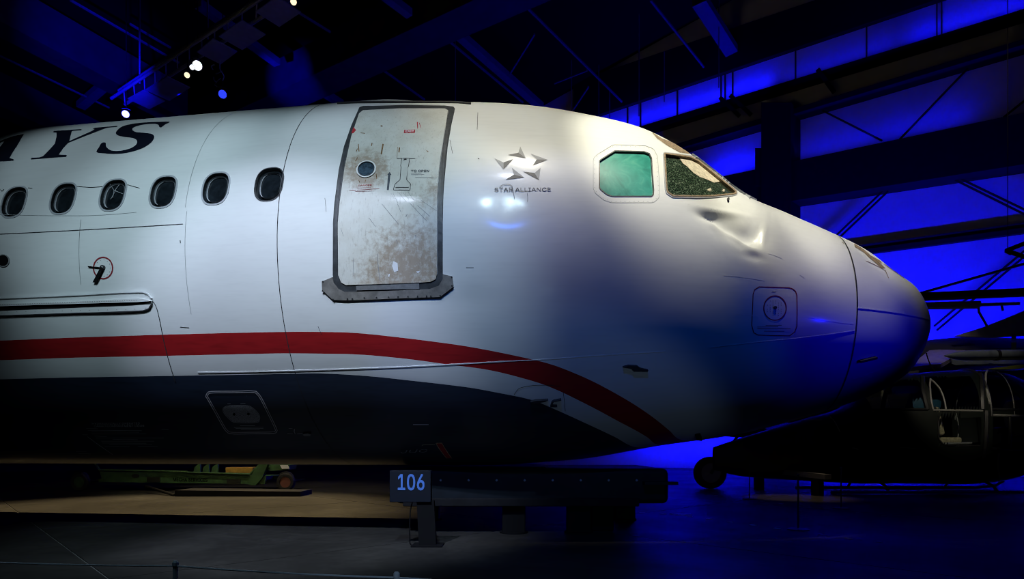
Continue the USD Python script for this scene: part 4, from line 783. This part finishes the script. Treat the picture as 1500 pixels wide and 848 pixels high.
def hside(u, v, off=.0):                              # point of the near flank seen straight on at (u, v)
    top, bot, hw = _hu(u); zt, zb = hz(top), hz(bot); k = np.clip(abs((hz(v) - (zt + zb) / 2) / ((zt - zb) / 2)), 0, .999)
    return np.array([hx(u), YH - (hw * (1 - k ** PW) ** (1 / PW) + off), hz(v)])
hu = np.linspace(1045, 1533, 123); ht = np.linspace(0, 2 * np.pi, 73)[:-1]
G = hsec(np.repeat(hu[:, None], 72, 1).ravel(), np.tile(ht, 123)).reshape(123, 72, 3)
i, j = np.meshgrid(np.arange(122), np.arange(72), indexing='ij'); i, j = i.ravel(), j.ravel(); k = (j + 1) % 72
HF = np.vstack([np.c_[i * 72 + j, i * 72 + k, (i + 1) * 72 + k], np.c_[i * 72 + j, (i + 1) * 72 + k, (i + 1) * 72 + j]]); HV = G.reshape(-1, 3)
hm = trimesh.Trimesh(HV, HF, process=False)
cc = hm.triangles_center; 
if (hm.face_normals * (cc - [0, YH, 0]))[:, 1].sum() < 0: hm.invert(); HF = np.asarray(hm.faces)
fu, fv = CX + cc[:, 0] / KX, CY - (cc[:, 2] - EYE) / KX; sidey = np.abs(cc[:, 1] - YH)
glass = ((fu > 1252) & (fu < 1322) & (fv > 560) & (fv < 603)) | ((fu > 1328) & (fu < 1394) & (fv > 556) & (fv < 603)) | ((fu > 1407) & (fv < 603) ) | ((fu > 1409) & (fv > 612) & (fv < 656) & (cc[:, 1] < YH)) | ((fu > 1418) & (fv > 664) & (cc[:, 1] < YH)) | ((fu > 1336) & (fu < 1392) & (fv > 612) & (fv < 652) & (cc[:, 1] < YH))
he = thing('helicopter', 'dark green helicopter with clear bubble nose standing behind the airliner nose', 'helicopter', [hx(1340), YH, 0])
n_all = meshkit.arrays(trimesh.Trimesh(HV, HF, process=False), True)[2]
for nm, sel, mt in (('fuselage', ~glass, 'helicopter_green'), ('canopy', glass, 'acrylic')):
    u_, inv = np.unique(HF[sel], return_inverse=True); obj(nm, (HV[u_], inv.reshape(-1, 3), n_all[u_]), mt, he)
def frame(pts, r, mat, off=.004, name='window_frame'):
    P = smooth_line(pts, 5); obj(name, tube([hside(u, v, off) for u, v in P], r, 6), mat, he)
for pts, r, mt in (([(1408, 601), (1405, 585), (1408, 567), (1418, 552), (1432, 545)], .022, 'canopy_edge'), ([(1408, 603), (1450, 604), (1510, 606)], .030, 'frame_black'), ([(1408, 611), (1450, 612), (1512, 613)], .022, 'canopy_edge'),
                   ([(1329, 603), (1328, 590), (1331, 572), (1338, 559)], .020, 'canopy_edge'), ([(1338, 560), (1344, 578), (1346, 603)], .018, 'canopy_edge'), ([(1329, 604), (1395, 605)], .020, 'canopy_edge'), ([(1322, 603), (1320, 580), (1330, 556)], .045, 'frame_black'), ([(1395, 603), (1398, 580), (1410, 552)], .05, 'frame_black'),
                   ([(1400, 700), (1399, 650), (1400, 605)], .05, 'frame_black'), ([(1432, 612), (1434, 655)], .03, 'frame_black'), ([(1478, 613), (1478, 656)], .03, 'frame_black'), ([(1409, 657), (1460, 661), (1505, 660)], .035, 'frame_black'), ([(1420, 664), (1426, 684), (1444, 703)], .018, 'canopy_edge'),
                   ([(1252, 603), (1322, 603)], .03, 'frame_black'), ([(1336, 612), (1335, 640), (1345, 652), (1392, 653)], .016, 'frame_black'), ([(1205, 612), (1210, 634)], .008, 'canopy_edge'), ([(1285, 655), (1320, 658)], .010, 'canopy_edge'), ([(1172, 616), (1192, 616)], .010, 'rivet_grey'), ([(1225, 656), (1232, 658)], .012, 'rivet_grey')):
    frame(pts, r, mt)
for t0 in (1.2, 1.57, 1.95):                           # the bubble's bows over the top
    uu = np.linspace(1409, 1531, 24); obj('bubble_bow', tube(hsec(uu, np.full(24, t0)) + [0, 0, .004], .014, 6), 'frame_black', he)
tt = np.linspace(0.1, np.pi - .1, 30); obj('bubble_bow', tube(hsec(np.full(30, 1407.), tt) + [0, 0, .004], .03, 8), 'frame_black', he)
obj('bubble_bow', tube(hsec(np.full(30, 1440.), tt) * [1, 1, 1] + [0, 0, .002], .010, 6), 'canopy_edge', he)
obj('cabin_floor', box([hx(1390), YH, hz(660)], [hx(1500) - hx(1262), 1.2, .05]), 'frame_black', he, smooth=False)
def seat(u, y, nm='seat'):
    s = obj(nm, [rbox([hx(u), y, hz(645)], [.46, .42, .12], .04), ], 'seat_cream', he)
    obj('seat_back', rbox([hx(u - 16), y, hz(618)], [.12, .42, .62], .05, trimesh.transformations.rotation_matrix(-.22, [0, 1, 0])), 'seat_cream', s)
    obj('seat_frame', [rod([hx(u - 12), y + d, hz(648)], [hx(u - 12), y + d, hz(659)], .02) for d in (-.15, .15)] + [rod([hx(u + 10), y + d, hz(648)], [hx(u + 10), y + d, hz(659)], .02) for d in (-.15, .15)], 'frame_black', s)
seat(1370, YH - .3); seat(1370, YH + .3); seat(1486, YH - .28)
obj('head_cushion', rbox([hx(1470), YH - .30, hz(595)], [.22, .34, .22], .06), 'seat_cream', he); obj('head_cushion', rbox([hx(1492), YH + .2, hz(596)], [.2, .3, .2], .06), 'seat_cream', he)
obj('blue_panel', lathe([(0, 0), (.30, 0), (.33, .05), (.2, .12), (0, .15)], 20, [hx(1378), YH + .5, hz(587)], (0, -1, 0)), 'seat_blue', he)
obj('instrument_console', rbox([hx(1458), YH - .05, hz(640)], [.3, .5, .42], .05), 'black_gloss', he)
obj('control_stick', tube([[hx(1388), YH - .3, hz(655)], [hx(1390), YH - .3, hz(625)], [hx(1386), YH - .3, hz(606)]], .014), 'canopy_edge', he)
obj('pedal_bar', rod([hx(1355), YH - .5, hz(650)], [hx(1400), YH - .5, hz(649)], .02), 'canopy_edge', he)
obj('antenna', tube([pix(u, v, YH) for u, v in smooth_line([(1357, 517), (1361, 530), (1366, 539), (1371, 545)], 4)], .012), 'black_matt', he)
obj('rotor_mast', lathe([(0, 0), (.12, 0), (.07, .3), (.06, 1.5), (.16, 1.52), (.16, 1.66), (0, 1.7)], 16, [hx(1322), YH, hz(550)]), 'frame_black', he)
def blade(p, q, w, th, mat):
    obj('rotor_blade', beam(pix(*p, YH), pix(*q, YH - .4), w, th), mat, he, smooth=False)
blade((1322, 436), (1530, 427), .26, .13, 'black_steel'); blade((1322, 448.5), (1434, 446.5), .2, .12, 'jet_grey'); blade((1434, 446.5), (1494, 444.5), .1, .05, 'jet_grey'); blade((1322, 437), (1530, 378), .12, .045, 'steel_dark')
for p, q in [((1433, 448), (1434, 458)), ((1467, 446), (1469, 455)), ((1434, 457), (1446, 478))]: obj('blade_fitting', rod(pix(*p, YH - .2), pix(*q, YH - .2), .022), 'steel_dark', he)
for dy in (-.8, .8):
    obj('skid', tube(np.array([[hx(1190), YH + dy, .04], [hx(1260), YH + dy, .04], [hx(1470), YH + dy, .04], [hx(1500), YH + dy, .09], [hx(1512), YH + dy, .2]]), .035), 'wheel_grey', he)
    for u in (1270, 1420): obj('skid_leg', tube(np.array([[hx(u), YH + dy, .04], [hx(u), YH + dy * .85, .16], [hx(u), YH + dy * .4, hz(700)]]), .03), 'frame_black', he)

# ------------------------------------------------------------------ small aircraft behind the nose: spoked wheel, strut, tailplane
la = thing('light_aircraft', 'dark light aircraft on a spoked wheel with slanting strut, mostly hidden behind the nose', 'airplane', pix(1040, 0, 14.6) * [1, 1, 0])
wheel((1040, 0), 14.6, .38, .2, la, rim='wheel_grey', spokes=8)
obj('strut', rod(pix(1051, 676, 14.6), pix(1083, 636, 14.8), .035), 'steel_dark', la); obj('axle', rod(np.r_[pix(1040, 0, 14.6)[0], 14.5, .38], pix(1051, 676, 14.7), .04), 'steel_dark', la)
fu_ = np.array([pix(u, v, 15.) for u, v in [(980, 618), (1010, 620), (1050, 622), (1090, 628), (1125, 634)]]); obj('fuselage', tube(fu_, [.05, .24, .28, .22, .08], 18), 'jet_dark', la)
P = np.array([pix(1052, 692, 14.2), pix(1150, 671.5, 14.2), pix(1151, 668, 15.6), pix(1112, 667, 15.6)]); tp = [P, P + [0, 0, .03]]
obj('tailplane', trimesh.Trimesh(np.vstack(tp)).convex_hull, 'jet_grey', la, smooth=False)
q0, q1 = pix(1100, 686, 14.4), pix(1213, 698.5, 12.2)
pk = thing('ground_bar', 'long blue-grey bar propped on blocks between the spoked wheel and the helicopter', 'bar', (q0 + q1) / 2 * [1, 1, 0])
obj('bar', beam(q0, q1, .16, .10), 'truss_grey', pk, smooth=False)
for f_ in (.12, .88):
    c = q0 + (q1 - q0) * f_; obj('block', box([c[0], c[1], (c[2] - .05) / 2], [.16, .2, c[2] - .05]), 'black_matt', pk, smooth=False)
Pn = np.array([on_z(u, v) for u, v in [(1265, 714), (1350, 717), (1356, 712), (1270, 708)]]); fp = obj('floor_panel', trimesh.Trimesh(np.vstack([Pn + [0, 0, .002], Pn + [0, 0, .03]])).convex_hull, 'base_white', None, smooth=False); tag(fp, 'pale thin panel lying on the floor under the helicopter', 'panel')

# ------------------------------------------------------------------ grey jet beyond the helicopter
YJ = 16.6; je = thing('grey_jet', 'grey jet with slung tank and swept wing behind the helicopter', 'airplane', pix(1430, 0, YJ) * [1, 1, 0])
def wing_px(name, px, Y, th, mat): obj(name, slab_px(px, Y, th), mat, je, smooth=False)
P = np.array([pix(1330, 538, YJ - 1.2), pix(1378, 533, YJ - 1.2), pix(1432, 503, YJ + 2.5), pix(1374, 503, YJ + 2.5)]); obj('wing', trimesh.Trimesh(np.vstack([P, P - [0, 0, .10]])).convex_hull, 'jet_grey', je, smooth=False)
ta, tb = pix(1384, 521, YJ - .5), pix(1530, 519, YJ - .5)
dt = obj('tank', tube(ta + (tb - ta) * np.linspace(0, 1, 12)[:, None], [.02, .09, .125] + [.135] * 9, 18), 'jet_tube', je)
obj('tank_band', tube([ta + (tb - ta) * .50, ta + (tb - ta) * .53], .15, 18), 'frame_black', dt)
wing_px('flap', [(1378, 526), (1400, 525), (1530, 528), (1530, 537), (1400, 535)], YJ - .2, .9, 'jet_tube')
wing_px('stripe_panel', [(1438, 541), (1470, 537), (1530, 530), (1530, 537), (1480, 541)], YJ - .6, .3, 'jet_green')
wing_px('tail_fin', [(1400, 492), (1443, 478.5), (1475, 466), (1530, 443), (1530, 489), (1460, 494)], YJ + 1., .12, 'jet_grey')
fj = np.array([pix(u, v, YJ + 2.2) for u, v in [(1060, 600), (1120, 592), (1200, 584), (1300, 572), (1400, 566), (1460, 566), (1525, 566)]]); obj('fuselage', tube(smooth_line(fj, 4), np.interp(np.arange(28), [0, 4, 8, 14, 20, 27], [.15, .5, .9, 1.35, 1.5, 1.42]), 28), 'jet_dark', je)
ff = fj[-1] + (fj[-1] - fj[-2]) / np.linalg.norm(fj[-1] - fj[-2]) * np.array([[0.], [.15], [.35], [.5], [.58], [.6]]); obj('tail_cap', tube(ff, [1.42, 1.36, 1.1, .75, .35, .05], 28), 'jet_dark', je)
for u in (1380, 1510): obj('stand', beam(pix(u, 620, YJ + 2.2), pix(u, 620, YJ + 2.2) * [1, 1, 0], .12, .12, up=(1, 0, 0)), 'black_matt', je, smooth=False)
obj('pylon', beam(pix(1485, 510, YJ - .3), pix(1485, 497, YJ + 1.0), .1, .3), 'jet_dark', je, smooth=False)
sf = thing('hanging_frame', 'black bracket hung by wires at the right edge before the blue wall', 'bracket', pix(1490, 367, 13.))
for p, q in [((1474, 367), (1520, 349)), ((1474, 367), (1520, 383)), ((1520, 349), (1520, 383)), ((1474, 367), (1482, 371))]: obj('bar', rod(pix(*p, 13.), pix(*q, 13.), .045), 'black_matt', sf)
for u in (1476, 1518): obj('wire', rod(pix(u, 366, 13.), np.r_[pix(u, 366, 13.)[:2], ZC], .008, 6), 'black_matt', sf)

# ------------------------------------------------------------------ lighting truss and lamps under the roof
ZT_ = 13.3
tr = thing('lighting_truss', 'dark lighting truss with grey plates running diagonally under the roof', 'truss', on_z(300, 90, ZT_))
t0, t1 = on_z(183, 153, ZT_), on_z(470, -30, ZT_); td = (t1 - t0) / np.linalg.norm(t1 - t0); tn = np.cross(td, [0, 0, 1])
for o, z in ((.0, .0), (.45, 0.), (.2, .4)): obj('rail', rod(t0 + tn * o + [0, 0, z], t1 + tn * o + [0, 0, z], .05), 'truss_grey', tr)
Lt = np.linalg.norm(t1 - t0)
for k in range(15):
    a = t0 + td * Lt * k / 15; b = t0 + td * Lt * (k + .5) / 15; obj('lattice', rod(a, b + tn * .2 + [0, 0, .4], .02, 6), 'truss_grey', tr); obj('lattice', rod(b + tn * .2 + [0, 0, .4], a + td * Lt / 15 + tn * .45, .02, 6), 'truss_grey', tr)
for p, q in [((232, 140), (262, 120)), ((306, 85), (330, 66)), ((338, 63), (372, 40)), ((392, 28), (424, 6)), ((203, 152), (226, 140))]:
    obj('plate', beam(on_z(*p, ZT_ - .1), on_z(*q, ZT_ - .1), .75, .03), 'truss_grey', tr, smooth=False)
for f_ in (.1, .5, .9): obj('drop_rod', rod(t0 + td * Lt * f_ + [0, 0, .4], t0 + td * Lt * f_ + [0, 0, ZC - ZT_], .03), 'truss_grey', tr)
def lamp(u, v, r, lens, lab, aim, body='lamp_body', z=12.7, ln=.38):
    c = on_z(u, v, z); d = np.array(aim, float) - c; d /= np.linalg.norm(d)
    t = thing('spotlight', lab, 'lamp', c, None)
    obj('can', lathe([(0, -ln), (r * .7, -ln), (r * .85, -ln * .7), (r, -.02), (r * 1.06, 0), (r * 1.06, .03), (r * .97, .03), (r * .97, -.01), (0, -.012)], 20, c, d), body, t)
    obj('lens', lathe([(0, 0), (r * .93, 0), (r * .93, .004), (0, .008)], 24, c, d), lens, t, label='glowing lens')
    sd = np.cross(d, [0, 0, 1]); sd /= np.linalg.norm(sd); m = c - d * ln * .5
    obj('yoke', tube([m + sd * r * 1.1, m + sd * r * 1.1 + [0, 0, r * 1.3], m + [0, 0, r * 1.6], m - sd * r * 1.1 + [0, 0, r * 1.3], m - sd * r * 1.1], .012, 6), body, t)
    obj('drop_rod', rod(m + [0, 0, r * 1.5], np.r_[m[:2], ZC], .014), 'black_matt', t)
lamp(289, 96, .145, 'lamp_white', 'largest white spotlight glowing on the roof truss', (-3, 3, 1))
lamp(281.5, 98.5, .075, 'lamp_white', 'small white spotlight tucked beside the largest one', (-3, 2, 1), z=12.6)
lamp(274, 110, .085, 'lamp_warm', 'small warm yellow spotlight below the white pair', (-3, 2, 1), z=12.6)
lamp(184, 167, .12, 'lamp_white', 'white spotlight in a blue-lit housing at the lower end of the truss', (-4, 2, 1), 'lamp_blue_body', z=12.6)
lamp(430, 2.5, .085, 'lamp_warm', 'warm spotlight at the top edge of the photo', (-2, 2, 1))
lamp(326, 138, .13, 'lamp_blue', 'blue-lensed spotlight hanging low on wires', (-3, 5, 1), z=12.4)
ca = thing('cable_cluster', 'tangled pale cable loops hanging from the truss above the blue spotlight', 'cable', on_z(322, 118, 12.7))
for pts in ([(312, 102), (310, 97), (314, 95)], [(316, 108), (322, 106), (325, 104)], [(313, 113), (314, 118), (318, 120)], [(316, 122), (320, 117), (323, 115)], [(314, 124), (318, 127)], [(326, 118), (328, 112), (322, 100), (322, 88)]):
    obj('loop', tube([on_z(u, v, 12.7) for u, v in smooth_line(pts, 4)], .014, 6), 'truss_grey', ca)
